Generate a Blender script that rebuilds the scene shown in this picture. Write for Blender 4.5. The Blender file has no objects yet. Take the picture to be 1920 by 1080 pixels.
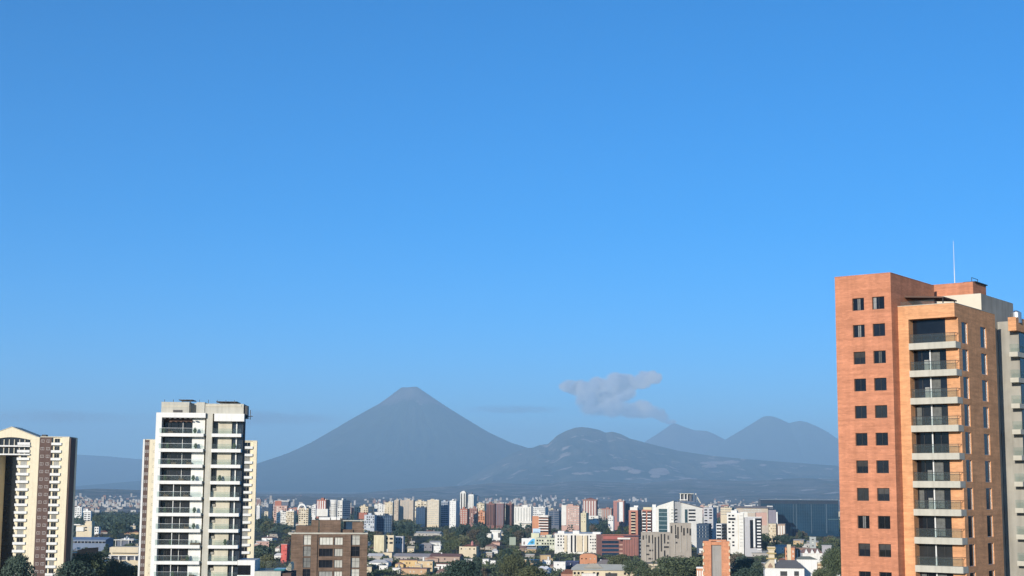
import bpy, math, random
import numpy as np
from mathutils import Matrix, Vector

# ------------------------------------------------------------------ camera, sky, sun, exposure
F = 2780.0                       # focal length in pixels of the 1920 px wide photograph
PITCH = math.atan(378.5 / F)
ROLL = math.radians(0.4)
HC = 60.0                        # camera height above the valley floor
SUN_EL = math.radians(13.0)
SUN_LEFT = math.radians(25.0)    # sun stands behind the camera, this far to its left
HAZE_DENSITY = 4.2e-5
SKY_STRENGTH = 0.15
SUN_STRENGTH = 5.0
EXPOSURE = 0.25

sc = bpy.context.scene
col = sc.collection
cam_d = bpy.data.cameras.new('camera')
cam = bpy.data.objects.new('camera', cam_d)
col.objects.link(cam)
cam_d.sensor_width = 36.0
cam_d.lens = 36.0 * F / 1920.0
cam_d.clip_start = 0.5
cam_d.clip_end = 250000.0
CM = Matrix.Rotation(math.pi / 2 + PITCH, 3, 'X') @ Matrix.Rotation(ROLL, 3, 'Z')
cam.matrix_world = Matrix.Translation((0, 0, HC)) @ CM.to_4x4()
sc.camera = cam

world = bpy.data.worlds.new('World')
sc.world = world
world.use_nodes = True
wn = world.node_tree
wn.nodes.clear()
sky = wn.nodes.new('ShaderNodeTexSky')
sky.sky_type = 'NISHITA'
sky.sun_disc = False
sky.sun_elevation = SUN_EL
# direction towards the sun: (-sin(left), -cos(left)); the sky's rotation 0 is +Y, clockwise from above
sky.sun_rotation = math.pi + SUN_LEFT
sky.altitude = 3000.0
sky.air_density = 1.0
sky.dust_density = 1.8
sky.ozone_density = 6.0
bg = wn.nodes.new('ShaderNodeBackground')
bg.inputs['Strength'].default_value = SKY_STRENGTH
wo = wn.nodes.new('ShaderNodeOutputWorld')
hsv = wn.nodes.new('ShaderNodeHueSaturation')
hsv.inputs['Hue'].default_value = 0.4955
hsv.inputs['Saturation'].default_value = 1.17
wn.links.new(sky.outputs['Color'], hsv.inputs['Color'])
wn.links.new(hsv.outputs['Color'], bg.inputs['Color'])
wn.links.new(bg.outputs['Background'], wo.inputs['Surface'])

sun_d = bpy.data.lights.new('sun', 'SUN')
sun_d.energy = SUN_STRENGTH
sun_d.angle = math.radians(0.5)
sun_d.color = (1.0, 0.92, 0.80)
sun = bpy.data.objects.new('sun', sun_d)
col.objects.link(sun)
SUN_DIR = Vector((-math.sin(SUN_LEFT) * math.cos(SUN_EL), -math.cos(SUN_LEFT) * math.cos(SUN_EL), math.sin(SUN_EL)))
sun.rotation_euler = SUN_DIR.to_track_quat('Z', 'Y').to_euler()

sc.view_settings.view_transform = 'Standard'
sc.view_settings.look = 'None'
sc.view_settings.exposure = EXPOSURE
sc.view_settings.gamma = 1.0
sc.view_settings.use_curve_mapping = False
sc.cycles.use_denoising = True
sc.cycles.volume_bounces = 3
sc.cycles.max_bounces = 6
sc.cycles.transparent_max_bounces = 12
sc.cycles.volume_max_steps = 256

random.seed(11)
RNG = np.random.default_rng(5)

# ------------------------------------------------------------------ pixel geometry (photo pixels, 1920 x 1080)
def ray(px, py):
    return CM @ Vector(((px - 960) / F, -(py - 540) / F, -1.0))
def at(px, py, Y):
    d = ray(px, py); k = Y / d.y
    return Vector((d.x * k, Y, HC + d.z * k))
def proj(p):
    c = CM.transposed() @ (Vector(p) - Vector((0, 0, HC)))
    return 960 + F * c.x / -c.z, 540 - F * c.y / -c.z
def ground_z(x, y):
    r = math.hypot(x, y)
    t = min(1.0, max(0.0, (r - 300.0) / 700.0))
    return 27.0 * (1 - t)
class Plane:
    """vertical plane through the point seen at (px, py) at depth Y, running along the angle alpha"""
    def __init__(s, px, py, Y, deg):
        p = at(px, py, Y); s.o = Vector((p.x, p.y)); s.a = math.radians(deg)
        s.u = Vector((math.cos(s.a), math.sin(s.a))); s.n = Vector((-s.u.y, s.u.x))
        s.zb = ground_z(p.x, p.y) - 0.6
    def hit(s, px, py, off=0.0, side=None):
        d = ray(px, py); o = s.o + s.n * off; u = s.u
        if side is not None: o = s.o + s.u * side; u = s.n
        det = -d.x * u.y + u.x * d.y
        k = (o.x * -u.y + u.x * o.y) / det
        t = (d.x * o.y - d.y * o.x) / det
        return t, HC + d.z * k - s.zb
    def x(s, px, py=950.0, off=0.0): return s.hit(px, py, off)[0]
    def z(s, px, py, off=0.0): return s.hit(px, py, off)[1]
    def y(s, px, py, side): return s.hit(px, py, 0, side)[0]

# ------------------------------------------------------------------ materials
MATS = {}
def mat(name, c, rough=0.85, var=0.12, scale=0.6, spec=0.3, metal=0.0, course=0.0, c2=None, streak=0.0, rnd=0.0, bump=0.0, joints=False):
    if name in MATS: return MATS[name]
    m = bpy.data.materials.new(name); m.use_nodes = True; MATS[name] = m
    nt = m.node_tree; b = nt.nodes['Principled BSDF']; N = nt.nodes.new; L = nt.links.new
    b.inputs['Roughness'].default_value = rough; b.inputs['Metallic'].default_value = metal
    b.inputs['Specular IOR Level'].default_value = spec
    tc = N('ShaderNodeTexCoord')
    no = N('ShaderNodeTexNoise'); no.inputs['Scale'].default_value = scale; no.inputs['Detail'].default_value = 6; no.inputs['Roughness'].default_value = 0.62
    L(tc.outputs['Object'], no.inputs['Vector'])
    ramp = N('ShaderNodeMapRange'); ramp.inputs[1].default_value = 0.3; ramp.inputs[2].default_value = 0.7
    ramp.inputs[3].default_value = 1 - var; ramp.inputs[4].default_value = 1 + var * 0.8
    L(no.outputs['Fac'], ramp.inputs[0])
    fac = ramp.outputs[0]
    if course:
        mp = N('ShaderNodeMapping'); mp.inputs['Scale'].default_value = (0.22, 0.22, 3.2)
        L(tc.outputs['Object'], mp.inputs['Vector'])
        n2 = N('ShaderNodeTexNoise'); n2.inputs['Scale'].default_value = 1.0; n2.inputs['Detail'].default_value = 4
        L(mp.outputs[0], n2.inputs['Vector'])
        r2 = N('ShaderNodeMapRange'); r2.inputs[1].default_value = 0.35; r2.inputs[2].default_value = 0.65
        r2.inputs[3].default_value = 1 - course; r2.inputs[4].default_value = 1 + course
        L(n2.outputs['Fac'], r2.inputs[0])
        mu = N('ShaderNodeMath'); mu.operation = 'MULTIPLY'; L(fac, mu.inputs[0]); L(r2.outputs[0], mu.inputs[1]); fac = mu.outputs[0]
    if streak:
        mp = N('ShaderNodeMapping'); mp.inputs['Scale'].default_value = (1.6, 1.6, 0.10)
        L(tc.outputs['Object'], mp.inputs['Vector'])
        n2 = N('ShaderNodeTexNoise'); n2.inputs['Scale'].default_value = 1.0; n2.inputs['Detail'].default_value = 5
        L(mp.outputs[0], n2.inputs['Vector'])
        r2 = N('ShaderNodeMapRange'); r2.inputs[1].default_value = 0.4; r2.inputs[2].default_value = 0.75
        r2.inputs[3].default_value = 1.0; r2.inputs[4].default_value = 1 - streak
        L(n2.outputs['Fac'], r2.inputs[0])
        mu = N('ShaderNodeMath'); mu.operation = 'MULTIPLY'; L(fac, mu.inputs[0]); L(r2.outputs[0], mu.inputs[1]); fac = mu.outputs[0]
    if joints:                                    # brick courses: joint lines and single paler or darker bricks
        sx = N('ShaderNodeSeparateXYZ'); L(tc.outputs['Object'], sx.inputs[0]); su = N('ShaderNodeMath'); su.operation = 'ADD'
        L(sx.outputs['X'], su.inputs[0]); L(sx.outputs['Y'], su.inputs[1])
        cb = N('ShaderNodeCombineXYZ'); L(su.outputs[0], cb.inputs[0]); L(sx.outputs['Z'], cb.inputs[1])
        bt = N('ShaderNodeTexBrick'); bt.inputs['Scale'].default_value = 1.0; bt.inputs['Brick Width'].default_value = 0.42; bt.inputs['Row Height'].default_value = 0.14; bt.inputs['Mortar Size'].default_value = 0.014
        bt.inputs['Color1'].default_value = (0.90, 0.90, 0.90, 1); bt.inputs['Color2'].default_value = (1.09, 1.09, 1.09, 1); bt.inputs['Mortar'].default_value = (0.95, 0.95, 0.95, 1); L(cb.outputs[0], bt.inputs['Vector'])
        mu = N('ShaderNodeMath'); mu.operation = 'MULTIPLY'; L(fac, mu.inputs[0]); L(bt.outputs['Color'], mu.inputs[1]); fac = mu.outputs[0]
    if rnd:
        oi = N('ShaderNodeObjectInfo'); r3 = N('ShaderNodeMapRange'); r3.inputs[3].default_value = 1 - rnd; r3.inputs[4].default_value = 1 + rnd
        L(oi.outputs['Random'], r3.inputs[0])
        mu = N('ShaderNodeMath'); mu.operation = 'MULTIPLY'; L(fac, mu.inputs[0]); L(r3.outputs[0], mu.inputs[1]); fac = mu.outputs[0]
    if c2:
        mx = N('ShaderNodeMix'); mx.data_type = 'RGBA'; mx.inputs['A'].default_value = (*c, 1); mx.inputs['B'].default_value = (*c2, 1)
        n3 = N('ShaderNodeTexNoise'); n3.inputs['Scale'].default_value = scale * 0.37; n3.inputs['Detail'].default_value = 5
        L(tc.outputs['Object'], n3.inputs['Vector'])
        r4 = N('ShaderNodeMapRange'); r4.inputs[1].default_value = 0.42; r4.inputs[2].default_value = 0.6
        L(n3.outputs['Fac'], r4.inputs[0]); L(r4.outputs[0], mx.inputs['Factor']); csrc = mx.outputs['Result']
    else:
        rg = N('ShaderNodeRGB'); rg.outputs[0].default_value = (*c, 1); csrc = rg.outputs[0]
    vm = N('ShaderNodeVectorMath'); vm.operation = 'SCALE'; L(csrc, vm.inputs[0]); L(fac, vm.inputs['Scale'])
    L(vm.outputs[0], b.inputs['Base Color'])
    if bump:
        bp = N('ShaderNodeBump'); bp.inputs['Strength'].default_value = bump; bp.inputs['Distance'].default_value = 0.05
        L(no.outputs['Fac'], bp.inputs['Height']); L(bp.outputs[0], b.inputs['Normal'])
    return m
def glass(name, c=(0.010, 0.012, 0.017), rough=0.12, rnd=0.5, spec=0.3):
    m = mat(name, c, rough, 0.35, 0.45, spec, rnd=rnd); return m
def clear_glass(name, tint=(0.91, 0.95, 0.94), fac=0.93):
    if name in MATS: return MATS[name]
    m = bpy.data.materials.new(name); m.use_nodes = True; MATS[name] = m
    nt = m.node_tree; b = nt.nodes['Principled BSDF']; out = nt.nodes['Material Output']
    b.inputs['Base Color'].default_value = (0.24, 0.27, 0.27, 1); b.inputs['Roughness'].default_value = 0.06
    t = nt.nodes.new('ShaderNodeBsdfTransparent'); t.inputs[0].default_value = (*tint, 1)
    mx = nt.nodes.new('ShaderNodeMixShader'); mx.inputs[0].default_value = fac
    nt.links.new(b.outputs[0], mx.inputs[1]); nt.links.new(t.outputs[0], mx.inputs[2]); nt.links.new(mx.outputs[0], out.inputs['Surface'])
    return m

BRICK = mat('brick_orange', (0.51, 0.215, 0.122), 0.9, 0.15, 0.45, 0.2, course=0.10, streak=0.16, joints=True)
BRICK2 = mat('brick_amber', (0.61, 0.31, 0.155), 0.9, 0.18, 0.55, 0.2, course=0.11, streak=0.12, joints=True)
BRICK3 = mat('brick_tan', (0.165, 0.112, 0.080), 0.9, 0.25, 0.5, 0.2, course=0.18, streak=0.2, joints=True)
CONC = mat('raw_concrete', (0.33, 0.315, 0.275), 0.9, 0.16, 0.35, 0.25, streak=0.25)
CONCL = mat('pale_concrete', (0.47, 0.45, 0.38), 0.9, 0.12, 0.35, 0.25, streak=0.18)
WHITE = mat('white_render', (0.70, 0.69, 0.65), 0.85, 0.06, 0.3, 0.3, streak=0.10)
CREAM = mat('cream_render', (0.72, 0.635, 0.455), 0.88, 0.07, 0.3, 0.25, streak=0.12)
IVORY = mat('ivory_render', (0.52, 0.48, 0.38), 0.88, 0.10, 0.3, 0.25, streak=0.15)
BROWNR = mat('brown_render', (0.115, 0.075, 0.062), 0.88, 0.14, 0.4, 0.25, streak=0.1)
DARKF = mat('dark_frame', (0.025, 0.024, 0.024), 0.5, 0.1, 1.0, 0.4)
STEEL = mat('galvanised_steel', (0.45, 0.46, 0.47), 0.35, 0.1, 1.0, 0.5, metal=0.8)
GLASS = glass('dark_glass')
GLASSB = glass('blue_glass', (0.020, 0.045, 0.085), 0.12, 0.35)
CURT = mat('curtained_glass', (0.22, 0.22, 0.20), 0.4, 0.3, 0.8, 0.5, rnd=0.4)
CURTL = mat('pale_blind', (0.48, 0.47, 0.41), 0.5, 0.15, 0.8, 0.4, rnd=0.25)
CLEAR = clear_glass('railing_glass')

# ------------------------------------------------------------------ mesh and object helpers
class MB:
    def __init__(s): s.v = []; s.f = []
    def quad(s, a, b, c, d):
        n = len(s.v); s.v += [tuple(a), tuple(b), tuple(c), tuple(d)]; s.f.append((n, n + 1, n + 2, n + 3)); return s
    def box(s, x0, x1, y0, y1, z0, z1):
        n = len(s.v)
        s.v += [(x0, y0, z0), (x1, y0, z0), (x1, y1, z0), (x0, y1, z0), (x0, y0, z1), (x1, y0, z1), (x1, y1, z1), (x0, y1, z1)]
        s.f += [(n, n + 3, n + 2, n + 1), (n + 4, n + 5, n + 6, n + 7), (n, n + 1, n + 5, n + 4), (n + 1, n + 2, n + 6, n + 5), (n + 2, n + 3, n + 7, n + 6), (n + 3, n, n + 4, n + 7)]
        return s
    def prism(s, poly, z0, z1):
        n = len(s.v); k = len(poly)
        s.v += [(p[0], p[1], z0) for p in poly] + [(p[0], p[1], z1) for p in poly]
        s.f += [tuple(n + i for i in reversed(range(k))), tuple(n + k + i for i in range(k))]
        s.f += [(n + i, n + (i + 1) % k, n + k + (i + 1) % k, n + k + i) for i in range(k)]
        return s
    def profile(s, poly, y0, y1):
        """polygon in x-z, extruded along y"""
        n = len(s.v); k = len(poly)
        s.v += [(p[0], y0, p[1]) for p in poly] + [(p[0], y1, p[1]) for p in poly]
        s.f += [tuple(n + i for i in range(k)), tuple(n + k + i for i in reversed(range(k)))]
        s.f += [(n + i, n + k + i, n + k + (i + 1) % k, n + (i + 1) % k) for i in range(k)]
        return s
    def hip(s, x0, x1, y0, y1, z0, h, over=0.4, ridge=0.35):
        x0 -= over; x1 += over; y0 -= over; y1 += over
        n = len(s.v); w = x1 - x0; d = y1 - y0; ym = (y0 + y1) / 2; r = min(w * 0.49, d * ridge) if ridge else 0.0
        s.v += [(x0, y0, z0), (x1, y0, z0), (x1, y1, z0), (x0, y1, z0), (x0 + r, ym, z0 + h), (x1 - r, ym, z0 + h)]
        s.f += [(n, n + 1, n + 5, n + 4), (n + 1, n + 2, n + 5), (n + 2, n + 3, n + 4, n + 5), (n + 3, n, n + 4), (n + 3, n + 2, n + 1, n)]
        return s
    def cyl(s, x, y, z0, z1, r0, r1=None, k=14):
        r1 = r0 if r1 is None else r1; n = len(s.v)
        for z, r in ((z0, r0), (z1, r1)):
            s.v += [(x + r * math.cos(6.28319 * i / k), y + r * math.sin(6.28319 * i / k), z) for i in range(k)]
        s.f += [(n + i, n + (i + 1) % k, n + k + (i + 1) % k, n + k + i) for i in range(k)]
        s.f += [tuple(n + i for i in reversed(range(k))), tuple(n + k + i for i in range(k))]
        return s
    def wall(s, face, t, u0, u1, z0, z1, holes, depth=0.3):
        """wall skin on a face with rectangular openings and their reveals. face: 'F' at y=t (outward -y),
        'R' at x=t (outward +x), 'L' at x=t (outward -x)"""
        def P(u, z, d):
            return (u, t + d, z) if face == 'F' else ((t - d, u, z) if face == 'R' else (t + d, u, z))
        us = sorted({u0, u1, *[h[0] for h in holes], *[h[1] for h in holes]})
        zs = sorted({z0, z1, *[h[2] for h in holes], *[h[3] for h in holes]})
        us = [u for u in us if u0 <= u <= u1]; zs = [z for z in zs if z0 <= z <= z1]
        H = [(round(h[0], 4), round(h[1], 4), round(h[2], 4), round(h[3], 4)) for h in holes]
        for i in range(len(us) - 1):
            um = (us[i] + us[i + 1]) / 2
            hs = [h for h in H if h[0] < um < h[1]]
            j = 0
            while j < len(zs) - 1:
                zm = (zs[j] + zs[j + 1]) / 2
                if any(h[2] < zm < h[3] for h in hs): j += 1; continue
                k = j
                while k + 1 < len(zs) - 1 and not any(h[2] < (zs[k + 1] + zs[k + 2]) / 2 < h[3] for h in hs): k += 1
                s.quad(P(us[i], zs[j], 0), P(us[i + 1], zs[j], 0), P(us[i + 1], zs[k + 1], 0), P(us[i], zs[k + 1], 0)); j = k + 1
        for a, b, c, d in holes:
            for (p, q) in (((a, c), (a, d)), ((a, d), (b, d)), ((b, d), (b, c)), ((b, c), (a, c))):
                s.quad(P(*p, 0), P(*q, 0), P(*q, depth), P(*p, depth))
        return s
    def mesh(s, name):
        me = bpy.data.meshes.new(name); me.from_pydata(s.v, [], s.f); me.update(); return me
    def build(s, name, m, parent=None, kind=None):
        if not s.f: return None
        return link(name, s.mesh(name), m, parent, kind)
def link(name, me, m, parent=None, kind=None, loc=None):
    if m is not None and not me.materials: me.materials.append(m)
    o = bpy.data.objects.new(name, me); col.objects.link(o)
    if parent is not None: o.parent = parent
    if kind: o['kind'] = kind
    if loc is not None: o.location = loc
    return o
def copy_part(o, parent, loc):
    c = o.copy(); col.objects.link(c); c.parent = parent; c.location = loc; return c
def tag(o, label, cat, group=None):
    o['label'] = label; o['category'] = cat
    if group: o['group'] = group
    return o
def thing(name, label, cat, loc, rotz=0.0, group=None):
    o = bpy.data.objects.new(name, None); col.objects.link(o); o.empty_display_size = 0.5
    o.location = loc; o.rotation_euler = (0, 0, rotz)
    return tag(o, label, cat, group)
def plane_thing(name, label, cat, P, group=None):
    return thing(name, label, cat, (P.o.x, P.o.y, P.zb), P.a, group)

# value noise for terrain
_perm = RNG.random((256, 256))
def vnoise(x, y):
    x = np.asarray(x, float); y = np.asarray(y, float)
    xi = np.floor(x).astype(int); yi = np.floor(y).astype(int); fx = x - xi; fy = y - yi
    fx = fx * fx * (3 - 2 * fx); fy = fy * fy * (3 - 2 * fy)
    g = lambda a, b: _perm[a % 256, b % 256]
    return (g(xi, yi) * (1 - fx) + g(xi + 1, yi) * fx) * (1 - fy) + (g(xi, yi + 1) * (1 - fx) + g(xi + 1, yi + 1) * fx) * fy
def fbm(x, y, o=5):
    a = 0.5; t = 0
    for k in range(o): t = t + a * (vnoise(x * 2 ** k + 17.3 * k, y * 2 ** k + 9.1 * k) - 0.5); a *= 0.5
    return t
def grid_mesh(name, X, Y, Z, m, smooth=True):
    ny, nx = X.shape
    v = np.stack([X, Y, Z], -1).reshape(-1, 3)
    idx = np.arange(ny * nx).reshape(ny, nx)
    f = np.stack([idx[:-1, :-1], idx[:-1, 1:], idx[1:, 1:], idx[1:, :-1]], -1).reshape(-1, 4)
    me = bpy.data.meshes.new(name); me.from_pydata(v.tolist(), [], f.tolist()); me.update()
    if smooth: me.polygons.foreach_set('use_smooth', [True] * len(me.polygons))
    o = link(name, me, m); o['kind'] = 'structure'; return o
# ------------------------------------------------------------------ ground and mountains
def terrain_mat(name, c, c2, patch, patch_amt, scale, fine):
    m = bpy.data.materials.new(name); m.use_nodes = True; nt = m.node_tree; N = nt.nodes.new; L = nt.links.new
    b = nt.nodes['Principled BSDF']; b.inputs['Roughness'].default_value = 0.95; b.inputs['Specular IOR Level'].default_value = 0.1
    tc = N('ShaderNodeTexCoord')
    def noise(s, d=6):
        n = N('ShaderNodeTexNoise'); n.inputs['Scale'].default_value = s; n.inputs['Detail'].default_value = d; n.inputs['Roughness'].default_value = 0.6
        L(tc.outputs['Object'], n.inputs['Vector']); return n.outputs['Fac']
    def rng(src, a, bb):
        r = N('ShaderNodeMapRange'); r.inputs[1].default_value = a; r.inputs[2].default_value = bb; L(src, r.inputs[0]); return r.outputs[0]
    def mix(f, a, bb):
        x = N('ShaderNodeMix'); x.data_type = 'RGBA'; L(f, x.inputs['Factor'])
        for k, v in (('A', a), ('B', bb)):
            if isinstance(v, tuple): x.inputs[k].default_value = (*v, 1)
            else: L(v, x.inputs[k])
        return x.outputs['Result']
    base = mix(rng(noise(scale), 0.4, 0.6), c, c2)
    base = mix(rng(noise(scale * 2.3, 8), patch_amt, patch_amt + 0.05), base, patch)
    L(base, b.inputs['Base Color'])
    bp = N('ShaderNodeBump'); bp.inputs['Strength'].default_value = 0.5; bp.inputs['Distance'].default_value = fine
    L(noise(1.5 / fine), bp.inputs['Height']); L(bp.outputs[0], b.inputs['Normal'])
    return m
GROUND = terrain_mat('valley_soil', (0.050, 0.060, 0.030), (0.085, 0.075, 0.050), (0.16, 0.14, 0.11), 0.60, 0.02, 3.0)
FOREST = terrain_mat('forested_slope', (0.030, 0.045, 0.030), (0.050, 0.060, 0.040), (0.10, 0.09, 0.07), 0.66, 0.0012, 60.0)
ASH = terrain_mat('ash_slope', (0.055, 0.050, 0.050), (0.085, 0.075, 0.072), (0.15, 0.12, 0.11), 0.62, 0.0016, 50.0)
SUMMIT = terrain_mat('summit_scree', (0.075, 0.068, 0.064), (0.135, 0.112, 0.105), (0.20, 0.165, 0.15), 0.60, 0.003, 40.0)
FOOT = terrain_mat('farmed_foothill', (0.055, 0.070, 0.052), (0.125, 0.118, 0.090), (0.46, 0.35, 0.29), 0.60, 0.0013, 40.0)
HILL = terrain_mat('settled_foothill', (0.11, 0.115, 0.090), (0.22, 0.195, 0.16), (0.50, 0.41, 0.35), 0.59, 0.0016, 40.0)

SPRAWL = terrain_mat('distant_suburb', (0.16, 0.16, 0.13), (0.27, 0.25, 0.215), (0.42, 0.38, 0.34), 0.56, 0.004, 8.0)
ys = np.concatenate([np.arange(-1200, 1400, 25.0), np.geomspace(1400, 58500, 110)])
xs = np.concatenate([-np.geomspace(33500, 650, 60), np.arange(-625, 640, 25.0), np.geomspace(650, 33500, 60)])
X, Y = np.meshgrid(xs, ys)
R_ = np.hypot(X, Y); T_ = np.clip((R_ - 300) / 700, 0, 1)
far = np.clip((R_ - 3200) / 4000, 0, 1)
ground = grid_mesh('ground', X, Y, 27.0 * (1 - T_) - 2.0 * far + far * 60 * fbm(X / 1500, Y / 1500), GROUND)
ground.data.materials.append(SPRAWL)
ground.data.polygons.foreach_set('material_index', [1 if p.center.y > 3300 else 0 for p in ground.data.polygons])

def hz(px):                      # horizon row at a column
    d0 = CM.transposed() @ Vector(((px - 960) / F, 1.0, 0.0)); return 540 - F * d0.y / -d0.z
def profile_z(px, py, Y): return at(px, py, Y).z

def cone(name, px, Y, prof, m, gully=0.06, seed=0.0, size=None, n=260):
    """a volcano from its silhouette: (px from the axis, py) on both sides"""
    c = at(px, 900, Y)
    L_ = [(at(px + d, py, Y).x - c.x, at(px + d, py, Y).z) for d, py in prof]
    L_.sort(); rx = np.array([a for a, _ in L_]); rz = np.array([b for _, b in L_])
    ext = size or max(abs(rx[0]), abs(rx[-1]))
    g = np.linspace(-1, 1, n); g = np.sign(g) * np.abs(g) ** 1.5 * ext
    X, Y2 = np.meshgrid(g, g); R = np.hypot(X, Y2); th = np.arctan2(Y2, X)
    w = 0.5 + 0.5 * np.cos(th)                       # blend left and right flank profiles around the cone
    zl = np.interp(-R, rx, rz); zr = np.interp(R, rx, rz)
    Z = zl * (1 - w) + zr * w
    peak = rz.max()
    th2 = th + 0.35 * fbm(X / ext * 7 + seed, Y2 / ext * 7, 4)
    gul = fbm(th2 * 9 + seed, R / ext * 4 + seed, 5) * 2 + 0.6 * fbm(X / ext * 30 + seed, Y2 / ext * 30, 4)
    amp = gully * peak * np.clip(R / ext * 6 - 0.15, 0, 1) * np.clip(Z / peak, 0.08, 1) ** 0.7
    side = np.abs(np.sin(th)) ** 0.8 * 0.9 + 0.10
    Z = Z - np.abs(gul) * amp * side * 2.2
    Z = np.where(R > ext * 0.98, -30, Z)
    return grid_mesh(name, X + c.x, Y2 + c.y, Z, m)
agua = [(-950, 930), (-700, 920), (-500, 903), (-400, 890), (-340, 881), (-282, 869.5), (-230, 852), (-186, 831.6), (-142, 806), (-98.5, 780.6), (-55, 756), (-34.4, 741), (-15.5, 726.5), (0, 729),
        (14, 725), (33, 738), (68, 761.6), (105.6, 785), (149, 811), (190, 830), (222, 840), (300, 868), (400, 893), (600, 920), (950, 934)]
vol_a = cone('volcano', 768, 31000, agua, FOREST, 0.045, 1.3)
# bare grey-pink ash near its summit: a second material slot on the high faces
vol_a.data.materials.append(SUMMIT)
zz = np.array([p.center.z for p in vol_a.data.polygons]); xx = np.array([p.center.x for p in vol_a.data.polygons]); yy = np.array([p.center.y for p in vol_a.data.polygons])
lim = 1800 + 700 * fbm(xx / 260, yy / 260, 4)
vol_a.data.polygons.foreach_set('material_index', (zz > lim).astype(np.int32).tolist())

def ridge(name, prof, Y, depth_front, depth_back, m, nx=260, ny=110, rough=0.05, seed=0.0, back_pow=1.4, k=1.0):
    xs = np.array([at(a, b, Y).x for a, b in prof]); zs = np.array([at(a, b, Y).z for a, b in prof])
    gx = np.linspace(xs[0], xs[-1], nx); top = np.interp(gx, xs, zs)
    t = np.linspace(-1, 1, ny); t = np.sign(t) * np.abs(t) ** 1.3
    dy = np.where(t < 0, t * depth_front, t * depth_back)
    X, D = np.meshgrid(gx, dy); T = np.meshgrid(gx, t)[1]; H = np.meshgrid(top, t)[0]
    fall = (1 - np.abs(T) ** k) ** back_pow
    Z = H * fall - 40 * (1 - fall)
    r = fbm(X / 900 + seed, D / 1500 + seed, 6)
    spur = np.abs(fbm(X / 520 + seed * 3, D / 2600, 4))
    Z = Z + (r * 0.9 - spur * 2.4) * rough * H.max() * np.clip(np.abs(T) * 5, 0, 1) * np.clip(fall + 0.15, 0, 1)
    return grid_mesh(name, X + (D / Y) * X * 0.0, Y + D, Z, m)
fuego = [(1120, 905), (1150, 880), (1185, 848), (1211, 826.5), (1235.6, 811), (1257, 796), (1263, 793), (1268, 793.5), (1278, 798), (1302, 806), (1326, 807.5), (1341, 814), (1360, 824), (1400, 850), (1450, 885), (1480, 910)]
aca = [(1240, 912), (1290, 872), (1330, 843), (1360, 823.5), (1393, 804), (1417, 789), (1432, 780), (1441, 779), (1450, 780), (1465, 786), (1480, 793), (1490, 790), (1498.5, 788), (1513.6, 791), (1532, 799), (1553, 810), (1568, 820.5), (1600, 838), (1650, 862), (1720, 890), (1800, 912)]
ridge('volcano', fuego, 44300, 4200, 3000, ASH, 200, 110, 0.035, 2.0, 1.25, 0.9)
ridge('volcano', aca, 43000, 5200, 4500, FOREST, 240, 110, 0.035, 5.0, 1.25, 0.9)
mid = [(820, 925), (880, 895), (930, 866), (965, 848), (985, 840), (1000, 839), (1012, 834), (1027, 832.6), (1045, 816), (1060, 808), (1078, 801.5), (1090, 800.5), (1103, 801.5), (1121, 805), (1136, 811), (1148, 809), (1163, 813), (1181, 822), (1227, 834), (1272, 845), (1332, 854), (1393, 860), (1483, 867), (1568, 873), (1700, 880), (1900, 893), (2200, 915)]
midr = ridge('mountain_ridge', mid, 25500, 7000, 4000, FOOT, 640, 240, 0.13, 8.0, 1.15, 0.85)
midr.data.materials.append(terrain_mat('bare_quarry_soil', (0.42, 0.30, 0.25), (0.52, 0.39, 0.32), (0.60, 0.48, 0.41), 0.60, 0.004, 30.0))
SCARS = [(1166, 878, 22, 3.5), (1190, 884, 12, 4), (1236, 884, 20, 7), (1228, 893, 10, 3), (1340, 868, 26, 3), (1372, 866, 14, 3), (1330, 874, 14, 3), (1430, 872, 7, 2), (1462, 899, 9, 3), (1085, 888, 14, 2), (1290, 899, 16, 2.5)]
mi = []
for p in midr.data.polygons:
    a, b = proj(p.center); w_ = 0.35 * float(fbm(a / 9.0, b / 4.0, 3))
    mi.append(1 if any(((a - x) / rx) ** 2 + ((b - y) / ry) ** 2 < 1 + 3 * w_ for x, y, rx, ry in SCARS) else 0)
midr.data.polygons.foreach_set('material_index', mi)
foot = [(640, 928), (760, 916), (860, 911), (930, 905), (1000, 908), (1090, 901), (1200, 906), (1290, 898), (1400, 902), (1500, 896), (1600, 900), (1800, 905), (2000, 925)]
ridge('foothill', foot, 17000, 7000, 3000, HILL, 320, 110, 0.30, 3.0, 1.1, 0.9)
smog_ridge = [(-900, 925), (-500, 890), (-200, 862), (-60, 852), (60, 847), (130, 851), (200, 855), (265, 861), (340, 864), (420, 873), (560, 888), (700, 920)]
ridge('mountain_ridge', smog_ridge, 44000, 8000, 4000, FOREST, 200, 80, 0.10, 6.0, 1.1, 0.9)  # crest raised to darken the far left, standing in for a smog bank
lowl = [(-300, 925), (0, 916), (120, 919), (180, 916), (240, 918), (330, 921), (420, 925)]
ridge('foothill', lowl, 11000, 4500, 3000, HILL, 200, 90, 0.30, 9.0, 1.1, 0.9)

# ------------------------------------------------------------------ haze, eruption plume, thin clouds
HAZE_TOP = 2360.0
hm = bpy.data.materials.new('haze_air'); hm.use_nodes = True; nt = hm.node_tree; nt.nodes.clear()
o_ = nt.nodes.new('ShaderNodeOutputMaterial'); v_ = nt.nodes.new('ShaderNodeVolumePrincipled')
v_.inputs['Color'].default_value = (0.50, 0.77, 0.99, 1); v_.inputs['Density'].default_value = HAZE_DENSITY; v_.inputs['Anisotropy'].default_value = 0.0
nt.links.new(v_.outputs[0], o_.inputs['Volume'])
haze = MB().box(-36000, 36000, -3000, 60000, -120, HAZE_TOP).build('haze', hm, None, 'stuff')
tag(haze, 'pale blue morning haze filling the whole valley', 'haze')

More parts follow.
